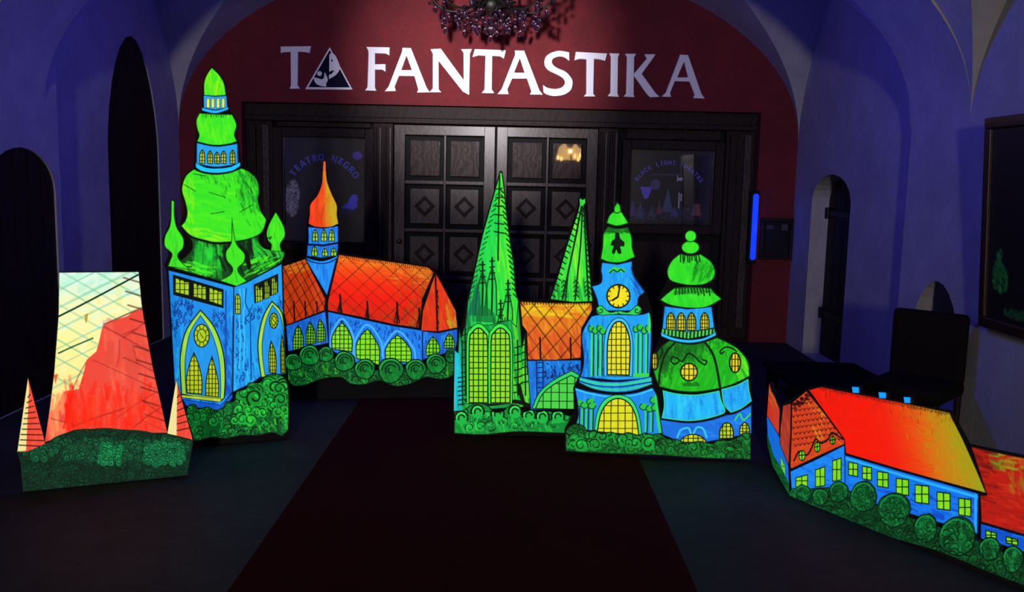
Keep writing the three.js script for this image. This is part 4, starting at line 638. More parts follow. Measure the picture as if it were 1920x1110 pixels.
  b.region('spire', poly([546, 138], [550, 128], [560, 136], [572, 130], [574, 150], [566, 160], [572, 200], [580, 300], [592, 450], [602, 545], [520, 548], [430, 536], [462, 440], [500, 310], [540, 190], [548, 156]), { fill: '#34e440', lw: 5, line: '#03200e', brush: [G(90, [430, 150, 600, 545], ['#24d850', '#60f830', '#18c048', '#4cf038'], 0.5), G(30, [520, 200, 560, 530], ['#94fa28', '#78f030'], 0.6), G(40, [430, 470, 600, 545], ['#0c7c34', '#0a6a2c'], 0.5, 50)], paint: () => {
    b.line([[556, 165], [530, 300], [480, 535]], '#04280e', 7); b.line([[560, 165], [552, 320], [530, 540]], '#04280e', 6); b.line([[566, 170], [574, 340], [584, 540]], '#04280e', 7); b.line([[540, 260], [505, 420], [492, 540]], '#04280e', 5);
    for (let i = 0; i < 16; i++) { const t = i / 16; b.line([[540 - t * 112, 185 + i * 22], [556 - t * 112, 196 + i * 22]], '#04280e', 5, false); b.line([[572 + t * 28, 190 + i * 22], [560 + t * 28, 178 + i * 22]], '#04280e', 5, false); }
    for (const x of [486, 534, 580]) for (let i = 0; i < 4; i++) b.line([[x - 10, 470 + i * 18], [x, 460 + i * 18], [x + 10, 472 + i * 18]], '#063410', 4, false);
  } });
  const wall = b.region('wall', poly([338, 780], [560, 778], [560, 975], [352, 978]), { fill: '#1878e0', line: '#041844', lw: 5, brush: { n: 60, dir: [0.2, 1], len: 40, w: 9, cols: ['#28a0ff', '#1058c0', '#30b0ff', '#1450b4'], alpha: 0.5 }, paint: () => { for (let i = 0; i < 60; i++) { const x = rr(400, 550), y = rr(790, 850); b.line([[x, y], [x + rr(-8, 8), y + rr(5, 14)]], '#08286c', 5, false, 0.8); } for (let i = 0; i < 9; i++) b.line([[378, 790 + i * 20], [400, 788 + i * 20]], '#08286c', 4, false); b.line([[376, 785], [378, 960]], '#08286c', 5, false); b.line([[402, 785], [402, 920]], '#08286c', 5, false); } });
  b.region('window_surround', [[356, 974, 1], [385, 910], [440, 860], [516, 820, 1], [562, 845, 1], [560, 978, 1]], { fill: '#30d868', lw: 6, parent: wall });
  b.window([[370, 974, 1], [398, 915], [446, 874], [514, 838, 1], [562, 862, 1], [560, 978, 1]], { parent: wall, nx: 6, ny: 4, lw: 7, fill: '#4cd84a', cols: ['#38c84c', '#78e84c', '#2cb044'], ink: '#06280c' });
  b.region('hedge', [[46, 985, 1], [80, 980], [108, 962], [140, 950], [180, 960], [206, 985], [240, 982], [268, 960], [300, 958], [322, 984], [355, 978], [385, 985], [410, 980], [440, 985], [475, 984], [505, 1000], [600, 1000, 1], [598, 1070, 1], [480, 1072], [300, 1066], [160, 1078], [45, 1072, 1]], { fill: '#0e8a34', lw: 6, paint: (c) => { b.curls(c, { n: 30, r0: 16, r1: 28, cols: ['#12a03c', '#0e8032', '#18b040'], light: ['#3ef060', '#2cd850'], box: [50, 985, 500, 1050] }); b.brush(c, { n: 70, dir: [0.4, 1], len: 26, w: 8, cols: ['#3cf850', '#2ce058', '#18a838', '#22c848'], alpha: 0.5, box: [46, 1020, 500, 1075] }); for (const [x, y] of [[75, 1010], [140, 985], [220, 995], [290, 985], [345, 1000], [400, 1005], [462, 1005]]) { b.blot(oval(x, y, 26, 27), '#1cb844'); b.line(Array.from({ length: 10 }, (_, i) => { const a = 2.9 + i * 0.42; return [x + Math.cos(a) * 26, y + Math.sin(a) * 27]; }), '#04200c', 7, false); b.line(Array.from({ length: 8 }, (_, i) => { const a = 2.6 + i * 0.5; return [x + Math.cos(a) * 12, y + Math.sin(a) * 12]; }), '#04300f', 6, false); b.line(Array.from({ length: 8 }, (_, i) => { const a = 3.1 + i * 0.35; return [x + Math.cos(a) * 19, y + Math.sin(a) * 20]; }), '#48f868', 6, false, 0.8); } } });
}

{ // 5: clock tower and domed church
  seedRng(205);
  const b = cutout({ name: 'clock_tower_cutout', label: 'painted cutout of a blue clock tower beside a round green-domed church, above one hedge', category: 'cutout', a: [1060, 853], b: [1408, 866], clear: 0.0125 });
  b.crop(1040, 360, 2.177);
  b.board('board', [...poly([255, 36], [238, 72], [205, 132], [210, 150], [190, 175], [190, 230], [180, 278], [186, 340], [182, 365], [146, 380], [160, 470], [108, 560], [106, 740], [76, 800], [78, 900], [40, 970], [40, 1072], [803, 1100], [806, 760], [796, 690], [745, 625], [664, 585], [662, 560], [646, 468], [688, 438], [644, 392], [662, 340], [640, 280], [594, 245], [590, 215], [582, 160], [555, 152], [528, 165], [512, 215], [512, 245], [458, 300], [462, 358], [424, 440], [442, 470], [436, 585], [412, 640], [398, 660], [400, 490], [374, 410], [324, 330], [334, 268], [318, 190], [308, 130], [276, 74])]);
  const domeB = [{ n: 60, dir: [0.1, 1], len: 40, w: 8, cols: ['#30e81c', '#4cf824', '#1cc828', '#3cf030'], alpha: 0.5 }];
  const gd = { fill: '#2cdc24', lw: 7, line: '#042c0c', brush: domeB };
  b.region('cap', [[255, 40, 1], [242, 62], [240, 78], [222, 95], [210, 128, 1], [255, 140], [304, 128, 1], [284, 95], [272, 76], [268, 55]], { ...gd, paint: () => b.line([[240, 80], [256, 86], [272, 78]], '#042c0c', 4) });
  b.region('cap', [[218, 140, 1], [198, 170], [194, 225], [186, 274, 1], [225, 288], [275, 288], [330, 266, 1], [318, 225], [316, 185], [300, 142, 1], [258, 148]], { ...gd, brush: [...domeB, { n: 30, dir: [1, 0], len: 50, w: 9, cols: ['#0c6c1c', '#0a5418'], alpha: 0.6, box: [210, 140, 310, 165] }], paint: () => b.blot([[248, 168], [262, 168], [268, 190], [284, 205], [282, 222], [268, 222], [272, 250], [258, 250], [252, 235], [244, 252], [234, 246], [240, 220], [230, 218], [234, 200], [246, 190]], '#04140a') });
  const WB = { fill: '#1aa4f8', line: '#041c50', lw: 6, brush: [{ n: 60, dir: [0.1, 1], len: 60, w: 10, cols: ['#30c0ff', '#1080e0', '#28b4ff', '#1890f0'], alpha: 0.5 }] };
  const up = b.region('belfry', [[192, 286, 1], [258, 294, 1], [318, 280, 1], [318, 320], [330, 350], [370, 408, 1], [344, 430], [340, 455], [330, 486, 1], [180, 486, 1], [172, 440], [150, 384, 1], [186, 372], [192, 345], [188, 320]], { ...WB, paint: () => { for (const [x, y] of [[232, 322], [246, 312], [262, 318], [278, 320]]) b.blot(oval(x, y, 11, 8), '#38d84c'); b.line([[226, 330], [240, 318], [256, 326], [270, 316], [284, 326]], '#06401c', 5); b.brush([], { n: 22, dir: [0.4, 1], len: 40, w: 9, cols: ['#0c3cb0', '#103090'], alpha: 0.5, box: [310, 330, 365, 430] }); } });
  b.region('clock_face', oval(260, 425, 50, 50, 32), { fill: '#f0e41c', lw: 12, parent: up, label: 'round yellow clock face with dark hands', brush: { n: 30, dir: [0, 1], len: 30, w: 8, cols: ['#fff23c', '#e0d018'], alpha: 0.5 }, paint: () => { for (let i = 0; i < 12; i++) { const a = i / 12 * 6.283; b.line([[260 + 36 * Math.sin(a), 425 - 36 * Math.cos(a)], [260 + 45 * Math.sin(a), 425 - 45 * Math.cos(a)]], '#1c1804', 4, false); } b.line([[266, 382], [262, 408], [258, 428]], '#0c0a02', 6, false); b.line([[258, 428], [236, 442]], '#0c0a02', 7, false); } });
  const main = b.region('tower', [[150, 506, 1], [200, 498], [340, 500], [388, 488, 1], [396, 540], [394, 640], [388, 762, 1], [250, 770, 1], [104, 756, 1], [118, 690], [110, 590], [128, 540]], { ...WB, brush: [...WB.brush, { n: 30, dir: [0, 1], len: 80, w: 9, cols: ['#1058d0', '#0c48b8'], alpha: 0.5, box: [110, 560, 200, 750] }], paint: () => {
    for (const x of [152, 170, 188, 334, 352, 374]) { b.line([[x, 580], [x - 2, 748]], '#38e07c', 9, false); b.line([[x + 7, 580], [x + 5, 748]], '#04283c', 4, false); }
    for (const [x, y] of [[150, 558], [165, 566], [184, 556], [196, 568], [332, 560], [348, 552], [366, 566], [382, 556]]) { b.blot(oval(x, y, 13, 14), '#2cc848'); b.line(oval(x, y, 12, 13).slice(0, 16), '#06401c', 4, false); }
    for (const x of [335, 360, 384]) b.blot(oval(x, 748, 14, 9), '#38d84c');
    b.line([[388, 498], [386, 570]], '#48e060', 10, false);
  } });
  for (const s of [-1, 1]) { const cx = 262 + s * 74; b.region('scroll', [[cx - s * 74, 484], [cx - s * 40, 490], [cx - s * 20, 478], [cx, 462], [cx + s * 18, 474], [cx + s * 16, 494], [cx - s * 4, 504], [cx - s * 30, 502], [cx - s * 74, 498]], { fill: '#2ed858', lw: 5, parent: main, paint: () => b.line(Array.from({ length: 12 }, (_, i) => { const a = i * 0.5; return [cx + s * Math.cos(a) * (14 - i), 483 + Math.sin(a) * (14 - i)]; }), '#06401c', 4, false) }); }
  b.region('window_surround', [[200, 752, 1], [202, 600], [226, 534], [262, 512], [298, 534], [320, 610], [318, 754, 1]], { fill: '#40c8ff', lw: 5, parent: main });
  b.window([[212, 748, 1], [214, 610], [234, 545], [262, 526], [290, 545], [310, 615], [306, 750, 1]], { parent: main, nx: 5, ny: 9, lw: 10, fill: '#e8e424', cols: ['#f8f440', '#c8d020', '#fff048'], ink: '#202404', name: 'tall_window' });
  b.region('cornice', [[100, 752, 1], [180, 770], [280, 772], [396, 752, 1], [400, 785, 1], [320, 812], [240, 818], [160, 806], [98, 778, 1]], { ...WB, fill: '#24b0f8', paint: () => { b.line([[102, 764], [180, 782], [280, 784], [396, 766]], '#38e080', 7); b.line([[100, 780], [180, 802], [280, 806], [398, 784]], '#30d878', 6); b.line([[102, 772], [180, 792], [280, 794], [396, 775]], '#063a80', 5); } });
  const low = b.region('tower', [[80, 796, 1], [150, 814], [240, 826], [330, 818], [400, 796, 1], [418, 830], [424, 870], [440, 985, 1], [340, 1000, 1], [80, 965, 1], [96, 900]], { ...WB, fill: '#1a8cf0', paint: () => {
    for (const x of [94, 112, 130, 150, 372, 394]) { b.line([[x, 880], [x - 2, 975]], '#30d070', 9, false); b.line([[x + 8, 880], [x + 6, 980]], '#042850', 5, false); }
    for (const [x, y] of [[100, 862], [122, 870], [146, 856], [152, 872], [362, 876], [388, 884], [404, 850], [410, 880]]) { b.blot(oval(x, y, 17, 15), '#28c44c'); b.line(oval(x, y, 15, 13).slice(0, 16), '#06401c', 4, false); }
    b.line([[415, 830], [420, 900], [432, 985]], '#30d860', 14); b.line([[84, 804], [150, 824], [240, 836], [330, 828], [398, 806]], '#38d0ff', 6);
  } });
  b.region('window_surround', [[160, 980, 1], [172, 900], [205, 845], [258, 826], [312, 845], [344, 905], [358, 995, 1]], { fill: '#38e070', lw: 5, parent: low });
  b.window([[172, 980, 1], [186, 905], [216, 858], [258, 840], [302, 858], [332, 910], [346, 995, 1]], { parent: low, nx: 6, ny: 5, lw: 9, fill: '#e0e020', cols: ['#f4ec34', '#c0c81c'], ink: '#202404' });
  // domed church
  b.region('finial', oval(554, 226, 38, 28), gd); b.region('finial', oval(555, 180, 25, 25), gd);
  b.region('dome', [[512, 250, 1], [478, 278], [458, 320], [468, 358], [505, 374], [560, 382], [615, 376], [650, 352], [655, 318], [638, 282], [596, 252, 1], [555, 258]], { ...gd, brush: [...domeB, { n: 36, dir: [-0.5, 1], len: 50, w: 8, cols: ['#14981c', '#0c7c18'], alpha: 0.5, box: [570, 290, 660, 370] }], paint: () => { for (let i = 0; i < 9; i++) b.line([[514 + i * 9, 252], [512 + i * 10 + rr(-4, 4), 276 + rr(0, 14)]], '#063c0c', 5, false); } });
  const drum = b.region('drum', poly([447, 464], [545, 476], [642, 466], [656, 580], [545, 600], [436, 578]), { ...WB, fill: '#1c9cf0' });
  for (const x of [474, 516, 558, 612]) b.window([[x - 19, 566, 1], [x - 19, 520], [x - 10, 498], [x, 490], [x + 10, 498], [x + 19, 520], [x + 19, 568, 1]], { parent: drum, nx: 4, ny: 5, lw: 8, fill: '#e4e024', cols: ['#f4f040', '#b8c020'], ink: '#282804' });
  b.region('balustrade', poly([436, 556], [545, 570], [652, 552], [656, 580], [545, 600], [434, 582]), { fill: '#0c3c2c', lw: 4, parent: drum, paint: () => { for (let i = 0; i < 15; i++) b.line([[442 + i * 15, 560 + Math.sin(i / 14 * 3.14) * 12], [440 + i * 15, 590 + Math.sin(i / 14 * 3.14) * 12]], '#58e048', 7, false); } });
  b.region('ledge', [[432, 570, 1], [480, 592], [545, 602], [610, 594], [660, 568, 1], [658, 586, 1], [605, 608], [545, 616], [480, 606], [434, 588, 1]], { fill: '#28c4ff', lw: 4, line: '#042c5c' });
  b.region('dome', [[488, 390, 1], [455, 415], [428, 440, 1], [470, 462], [545, 474], [620, 470], [684, 436, 1], [655, 412], [640, 392, 1], [560, 386]], { ...gd, brush: [...domeB, { n: 30, dir: [1, 0], len: 50, w: 8, cols: ['#128c1c', '#0e7818'], alpha: 0.5, box: [490, 388, 640, 415] }], paint: () => { for (let i = 0; i < 12; i++) b.line([[496 + i * 12, 390], [492 + i * 13 + rr(-4, 4), 408 + rr(0, 14)]], '#063c0c', 5, false); } });
  b.region('dome', [[470, 604, 1], [430, 634], [408, 680], [402, 730], [424, 794, 1], [500, 812], [580, 816], [672, 802], [740, 780], [796, 752, 1], [793, 700], [770, 660], [730, 625], [662, 592, 1], [605, 612], [545, 620]], { fill: '#1cb41c', lw: 7, line: '#04280c', brush: [{ n: 110, dir: [-0.3, 1], len: 60, w: 12, cols: ['#1ecc1c', '#34e020', '#14a01c', '#28d424'], alpha: 0.5 }, { n: 50, dir: [-0.3, 1], len: 50, w: 11, cols: ['#0c6818', '#0a5414', '#107c1c'], alpha: 0.6, box: [480, 605, 610, 680] }, { n: 40, dir: [-0.3, 1], len: 50, w: 10, cols: ['#0c6018', '#084a12'], alpha: 0.6, box: [402, 620, 470, 720] }, { n: 24, dir: [0.5, 1], len: 50, w: 8, cols: ['#78f428', '#5cf020'], alpha: 0.6, box: [740, 640, 800, 750] }], paint: () => {
    b.stipple(spline([[400, 600, 1], [800, 600, 1], [800, 815, 1], [400, 815, 1]]), { from: [580, 740], to: [500, 600], cols: ['#0a5c16', '#084a12', '#0e7018'], n: 1500, len: 22, w: 6, alpha: 0.5 }); b.line([[612, 612], [645, 660], [664, 730], [676, 806]], '#041c08', 9); b.line([[490, 615], [452, 660], [430, 730], [424, 794]], '#041c08', 8);
    b.line([[508, 690], [490, 702], [474, 688], [482, 672], [502, 680], [520, 690], [545, 658], [572, 672], [590, 690], [612, 704], [620, 690], [604, 684]], '#04200a', 6); b.line([[690, 650], [680, 660], [676, 648], [700, 632], [730, 640], [742, 650]], '#04200a', 6); b.line([[412, 640], [430, 630], [440, 650], [430, 680]], '#04200a', 6);
    for (let i = 0; i < 14; i++) b.line([[520 + i * 5, 778 + Math.sin(i) * 4], [524 + i * 5, 790]], '#0a5414', 5, false, 0.6);
  } });
  for (const w of [oval(548, 734, 37, 38), oval(736, 696, 25, 43), oval(408, 690, 17, 38)]) b.region('round_window', w, { fill: '#e8d824', lw: 11, paint: (c) => { b.grid(c, 4, 3, '#282404', 4); } });
  b.region('drum_skirt', [[440, 808, 1], [500, 822], [580, 826], [672, 810, 1], [680, 850], [696, 886], [690, 904, 1], [620, 925], [540, 934], [436, 922, 1], [446, 870]], { ...WB, fill: '#20b8f8', line: '#30e090', lw: 8, brush: [...WB.brush, { n: 20, dir: [0, 1], len: 60, w: 12, cols: ['#38dcff', '#30ccff'], alpha: 0.5 }] });
  b.region('drum_skirt', [[680, 804, 1], [740, 788], [790, 762, 1], [794, 810], [804, 852, 1], [760, 884], [718, 900, 1], [692, 872], [684, 840]], { ...WB, fill: '#1ca8f4', line: '#30e090', lw: 7 });
  const base = b.region('wall', [[428, 926, 1], [540, 940], [630, 930], [700, 908, 1], [740, 900], [804, 866, 1], [804, 985, 1], [620, 1020, 1], [500, 1015, 1], [440, 990, 1]], { ...WB, fill: '#1870e0', brush: [{ n: 50, dir: [1, 0.2], len: 50, w: 10, cols: ['#1c88f4', '#1454c8', '#2098ff'], alpha: 0.5 }], paint: () => { b.line([[735, 930], [755, 905], [770, 930], [798, 905]], '#30d868', 7); b.line([[500, 1000], [515, 970], [545, 962], [556, 985]], '#38c8e8', 8); b.line([[620, 1000], [605, 965], [580, 960], [566, 985]], '#38c8e8', 8); } });
  b.window([[670, 1008, 1], [672, 970], [690, 942], [715, 942], [730, 970], [730, 1006, 1]], { parent: base, nx: 4, ny: 4, lw: 9, fill: '#b8cc28' });
  b.window([[752, 990, 1], [755, 958], [772, 938], [788, 945], [796, 965], [795, 988, 1]], { parent: base, nx: 3, ny: 4, lw: 8, fill: '#c8d028' });
  b.window([[505, 1022, 1], [525, 998], [562, 986], [600, 996], [625, 1022, 1]], { parent: base, nx: 6, ny: 2, lw: 8, fill: '#d0cc20' });
  b.region('hedge', [[44, 975, 1], [60, 955], [90, 944], [120, 955], [135, 975], [165, 970], [190, 985], [230, 978], [265, 988], [300, 980], [340, 990], [370, 982], [400, 988], [430, 985], [460, 1005], [500, 1008], [540, 1022], [590, 1015], [640, 1025], [670, 1010], [710, 1012], [750, 998], [775, 980], [800, 985, 1], [800, 1090, 1], [620, 1086], [400, 1072], [200, 1066], [44, 1056, 1]], { fill: '#0a5a1c', lw: 6, paint: (c) => { b.curls(c, { n: 64, r0: 16, r1: 28, cols: ['#0c6822', '#0e7a28', '#0a541c'], light: ['#1ca83a', '#189030'] }); b.curls(c, { n: 18, r0: 18, r1: 30, cols: ['#109030', '#12a036'], light: ['#2cd048', '#24bc40'], box: [50, 965, 400, 1040] }); b.brush(c, { n: 70, dir: [0.4, 1], len: 24, w: 8, cols: ['#1c9c38', '#148030', '#26b840'], alpha: 0.4, box: [44, 1020, 800, 1090] }); } });
}

{ // 6: long red-roofed house, a folding board at the right
  seedRng(206);
  const A6 = [1481, 930], B6 = [1920, 1108];
  const b = cutout({ name: 'house_cutout', label: 'folding painted cutout of a long low red-roofed house with blue walls and bushes', category: 'cutout', a: A6, b: B6 });
  b.crop(1420, 680, 2.582);
  b.board('board', [...poly([158, 640], [150, 500], [106, 390], [122, 200], [240, 130], [250, 124], [310, 110], [455, 138], [455, 112], [498, 112], [500, 148], [585, 165], [585, 140], [630, 140], [632, 174], [706, 188], [706, 158], [748, 160], [748, 200], [932, 234], [1020, 396], [1340, 462], [1340, 1118], [1280, 1098], [160, 656])]);
  const W = { fill: '#1478f0', line: '#031444', lw: 5, brush: { n: 70, dir: [1, 0.25], len: 60, w: 10, cols: ['#1c94ff', '#0c58d0', '#24a0ff', '#1060d8'], alpha: 0.5 } };
  b.region('roof', [[250, 132, 1], [310, 116, 1], [460, 146, 1], [620, 176, 1], [780, 208, 1], [932, 240, 1], [1000, 375, 1], [1060, 510, 1], [1112, 634, 1], [900, 576, 1], [700, 520, 1], [430, 440, 1], [424, 372, 1]], { fill: [[560, 400], [1040, 330], ['#fa1804', '#f8200a', '#f0440c', '#dc7412', '#b89414', '#94a818']], line: '#1c0804', lw: 5, brush: [{ n: 110, dir: [1, 0.28], len: 60, w: 8, cols: ['#ff1404', '#ff2a08', '#f03410', '#ff1c08'], alpha: 0.3, box: [250, 120, 850, 560] }], paint: (c) => {
    b.stipple(c, { from: [720, 420], to: [1060, 300], cols: ['#a0a818', '#8cac1c', '#c09818', '#b08414'], n: 2600, len: 20, w: 6, alpha: 0.45, dir: [0.4, 1] }); b.stipple(c, { from: [820, 480], to: [1100, 620], cols: ['#e8841c', '#e07014', '#d89c20'], n: 1500, len: 20, w: 6, alpha: 0.4, dir: [0.4, 1] }); b.stipple(c, { from: [560, 330], to: [600, 130], cols: ['#8a2c0c', '#a83c10', '#702408', '#a06018'], n: 2000, len: 18, w: 5, alpha: 0.5, pow: 2.2 }); b.stipple(c, { from: [450, 330], to: [240, 160], cols: ['#8c1408', '#6c1008'], n: 900, len: 24, w: 6, alpha: 0.5 }); for (let i = 0; i < 90; i++) { const x = 300 + i * 7; b.line([[x, 108 + (x - 300) * 0.205], [x + rr(-2, 4), 122 + (x - 300) * 0.205 + rr(0, 10)]], '#140402', 3, false, 0.8); } } });
  for (const [x, y, w] of [[477, 130, 18], [607, 156, 19], [727, 179, 17]]) b.region('chimney', poly([x - w, y - 14], [x + w, y - 12], [x + w, y + 18], [x - w + 4, y + 16]), { fill: '#18a4ff', line: '#0a5cc0', lw: 3 });
  const low = b.region('roof', poly([1036, 404], [1120, 424], [1220, 446], [1340, 470], [1340, 846], [1200, 806], [1086, 772], [1080, 640], [1114, 640]), { fill: '#b81c10', line: '#140402', lw: 6, brush: [{ n: 110, dir: [1, 0.3], len: 80, w: 12, cols: ['#c82414', '#a01810', '#d83018', '#8c1810'], alpha: 0.5 }, { n: 50, dir: [1, 0.2], len: 40, w: 11, cols: ['#8ca018', '#a0a41c', '#70901c'], alpha: 0.55, box: [1150, 430, 1340, 520] }, { n: 40, dir: [0.3, 1], len: 50, w: 11, cols: ['#98801c', '#a86418'], alpha: 0.5, box: [1220, 480, 1340, 620] }, { n: 40, dir: [1, 0.3], len: 60, w: 11, cols: ['#5c1008', '#701408'], alpha: 0.5, box: [1040, 410, 1140, 700] }] });
  const gab = b.region('roof', [[240, 136, 1], [330, 250, 1], [425, 376, 1], [425, 396, 1], [300, 452, 1], [166, 516, 1], [156, 486, 1], [166, 340, 1], [168, 195, 1]], { fill: '#d8421c', line: '#1c0804', lw: 5, brush: [{ n: 80, dir: [0.3, 1], len: 50, w: 10, cols: ['#e05420', '#c83818', '#e86028', '#b83418'], alpha: 0.5 }, { n: 36, dir: [0.6, 1], len: 60, w: 8, cols: ['#f08c20', '#e8981c', '#f0a428'], alpha: 0.7, box: [260, 170, 420, 380] }, { n: 26, dir: [1, -0.4], len: 50, w: 8, cols: ['#d84010', '#e86018'], alpha: 0.6, box: [170, 400, 425, 510] }], paint: () => {
    for (let r = 0; r < 8; r++) for (let i = 0; i < 12; i++) { const x = 178 + i * 21 + (r % 2) * 10, y = 200 + r * 28 - i * 3; if (x < 170 || y < 136 + (x - 240) * 1.2) continue; b.line([[x - 7, y], [x, y + 9], [x + 7, y - 1]], '#3c0c06', 5, false, 0.85); }
    for (let i = 0; i < 46; i++) { const t = rnd(), x = 172 + t * 72 + rr(-6, 14), y = 195 - t * 50 + rr(0, 34); b.blot(oval(x, y, rr(5, 9), rr(4, 8), 8), '#2c0804', 0.7); }
    b.line([[168, 200], [166, 340], [160, 500]], '#200604', 9); b.line([[180, 476], [205, 430], [240, 448], [262, 420], [285, 370], [310, 390], [345, 370], [362, 340], [385, 350], [415, 370]], '#140604', 8);
  } });
  b.region('roof', poly([126, 206], [166, 196], [164, 340], [156, 490], [150, 492], [110, 392], [112, 330]), { fill: '#a83424', line: '#1c0804', lw: 6, brush: { n: 40, dir: [0.1, 1], len: 60, w: 8, cols: ['#b84430', '#8c2c1c', '#c05038'], alpha: 0.6 } });
  for (const [x, y, rx, ry] of [[219, 450, 17, 27], [293, 409, 15, 27], [368, 376, 13, 22]]) b.region('dormer_window', oval(x, y, rx, ry), { fill: '#78e020', lw: 10, parent: gab, paint: () => { b.line([[x, y - ry], [x, y + ry]], INK, 5, false); b.line([[x - rx, y], [x + rx, y - 4]], INK, 5, false); } });
  const gw = b.region('wall', poly([162, 526], [300, 462], [426, 398], [428, 600], [170, 640]), { ...W, fill: '#1c88f8' });
  const pane = (par, p, nx = 2, ny = 2) => b.window(poly(...p), { parent: par, nx, ny, lw: 9, fill: '#84e41c', cols: ['#a0f42c', '#68cc1c'], ink: '#0c2008', gw: 5 });
  pane(gw, [[188, 556], [248, 540], [248, 604], [188, 604]]); pane(gw, [[283, 518], [332, 500], [332, 598], [283, 604]]); pane(gw, [[366, 474], [411, 458], [411, 570], [366, 578]]);
  const lw_ = b.region('wall', poly([428, 446], [700, 526], [900, 582], [1076, 634], [1072, 830], [428, 640]), { ...W, paint: () => { b.brush([], { n: 90, dir: [1, 0.3], len: 60, w: 12, cols: ['#0c3cc0', '#0a34a8', '#1048c8'], alpha: 0.5, box: [430, 620, 1070, 830] }); b.line([[430, 462], [700, 544], [1070, 652]], '#28b4ff', 12); b.line([[1062, 640], [1060, 820]], '#28a8ff', 12, false); } });
  for (const [x, y, w, h] of [[468, 516, 24, 38], [535, 535, 24, 38], [612, 566, 28, 43], [707, 601, 32, 45], [802, 637, 35, 50], [907, 670, 34, 48], [1010, 700, 32, 48]]) pane(lw_, [[x - w, y - h + 1], [x + w, y - h + 9], [x + w, y + h], [x - w, y + h - 9]]);
  const rw = b.region('wall', poly([1086, 778], [1200, 812], [1340, 852], [1340, 930], [1086, 850]), { ...W, fill: '#0c50d0' });
  pane(rw, [[1110, 808], [1166, 824], [1166, 862], [1110, 846]]); pane(rw, [[1208, 838], [1270, 856], [1270, 888], [1208, 874]]); pane(rw, [[1300, 864], [1338, 874], [1338, 906], [1300, 896]]);
  b.region('hedge', [[162, 640, 1], [260, 610], [420, 610], [560, 680], [720, 740], [900, 800], [1080, 860], [1200, 920], [1340, 940, 1], [1340, 1092, 1], [1180, 1035], [1000, 960], [860, 905], [700, 860], [520, 800], [360, 735], [230, 705], [175, 672]], { fill: '#06381a', lw: 4, paint: (c) => { b.curls(c, { n: 150, r0: 14, r1: 28, cols: ['#08441e', '#0a5424', '#063818'], light: ['#128038', '#0e6c30'] }); b.brush(c, { n: 140, dir: [0.6, 1], len: 28, w: 9, cols: ['#148c3a', '#0c602a', '#1a9c40', '#0a4c20'], alpha: 0.4 }); } });
  for (const [x, y, rx, ry] of [[310, 650, 40, 42], [400, 626, 46, 52], [225, 636, 40, 46], [180, 640, 20, 34], [520, 648, 66, 76], [668, 712, 80, 84], [822, 800, 58, 70], [975, 840, 92, 96], [1132, 900, 52, 58], [1245, 950, 52, 66], [1325, 975, 16, 50]]) b.region('bush', lump(x, y, rx, ry, 24), { step: 3, fill: '#084a20', lw: 9, paint: (c) => { b.curls(c, { n: 16, r0: rx * 0.2, r1: rx * 0.36, cols: ['#0a5c28', '#0c6c2e', '#084a20'], light: ['#1a9c46', '#148438'], dark: '#03160a' }); b.brush(c, { n: 24, dir: [0.4, 1], len: 24, w: 7, cols: ['#1aa048', '#0e7032'], alpha: 0.5 }); b.line(Array.from({ length: 10 }, (_, i) => { const a = 3.3 + i * 0.28; return [x + Math.cos(a) * rx * 0.84, y + Math.sin(a) * ry * 0.84]; }), '#189a44', 7, false, 0.8); } });
  // the short wing folded back at the left end, seen on its outer side
  const P1 = onFloor(...A6), P0 = new THREE.Vector3(P1.x + 0.03, 0, P1.z - 0.46), U = P1.clone().sub(P0).normalize(), N = new THREE.Vector3().crossVectors(U, new THREE.Vector3(0, 1, 0));
  const wing = new THREE.Group(); wing.name = 'folded_wing'; b.root.add(wing); wing.userData.label = 'narrow side panel folded back';
  wing.position.copy(b.root.worldToLocal(P0.clone())); b.root.updateMatrixWorld(true); wing.position.copy(b.root.worldToLocal(P0.clone())); wing.rotation.y = Math.atan2(-U.z, U.x) - b.root.rotation.y;
  const f = face(wing, P0, U, N, DENSITY * 4.8 / FOCAL); f.crop(1420, 680, 2.582);
  f.board('board', poly([60, 94], [112, 222], [112, 395], [150, 495], [158, 520], [158, 655], [104, 560], [70, 500], [46, 360], [44, 250]));
  f.region('roof', poly([60, 102], [70, 140], [84, 162], [90, 180], [110, 228], [106, 350], [78, 305], [49, 256]), { fill: '#d8381c', line: null, brush: [{ n: 26, dir: [0.2, 1], len: 60, w: 6, cols: ['#e84a20', '#c02c18', '#f06428'], alpha: 0.6 }, { n: 26, dir: [0.4, 1], len: 40, w: 6, cols: ['#a8b018', '#c8a020', '#88a018'], alpha: 0.6, box: [58, 100, 112, 210] }] });
  f.region('wall', poly([48, 258], [78, 308], [106, 356], [152, 500], [156, 590], [120, 520], [80, 450], [52, 350]), { fill: '#1470e0', line: '#031444', lw: 3, brush: { n: 30, dir: [0.4, 1], len: 40, w: 6, cols: ['#1c90ff', '#0c50c0', '#28a8f0'], alpha: 0.6 } });
  f.region('window', poly([116, 456], [136, 500], [138, 552], [118, 510]), { fill: '#7cdc20', lw: 4, paint: (c) => f.grid(c, 2, 2, '#0c2008', 3) });
  f.region('hedge', poly([49, 345], [80, 448], [120, 515], [156, 588], [157, 648], [110, 560], [76, 500], [52, 400]), { fill: '#0a5c24', line: null, paint: (c) => f.curls(c, { n: 36, r0: 6, r1: 12, cols: ['#0c6c2a', '#0a5422'], light: ['#1a9c40', '#148434'] }) });
}

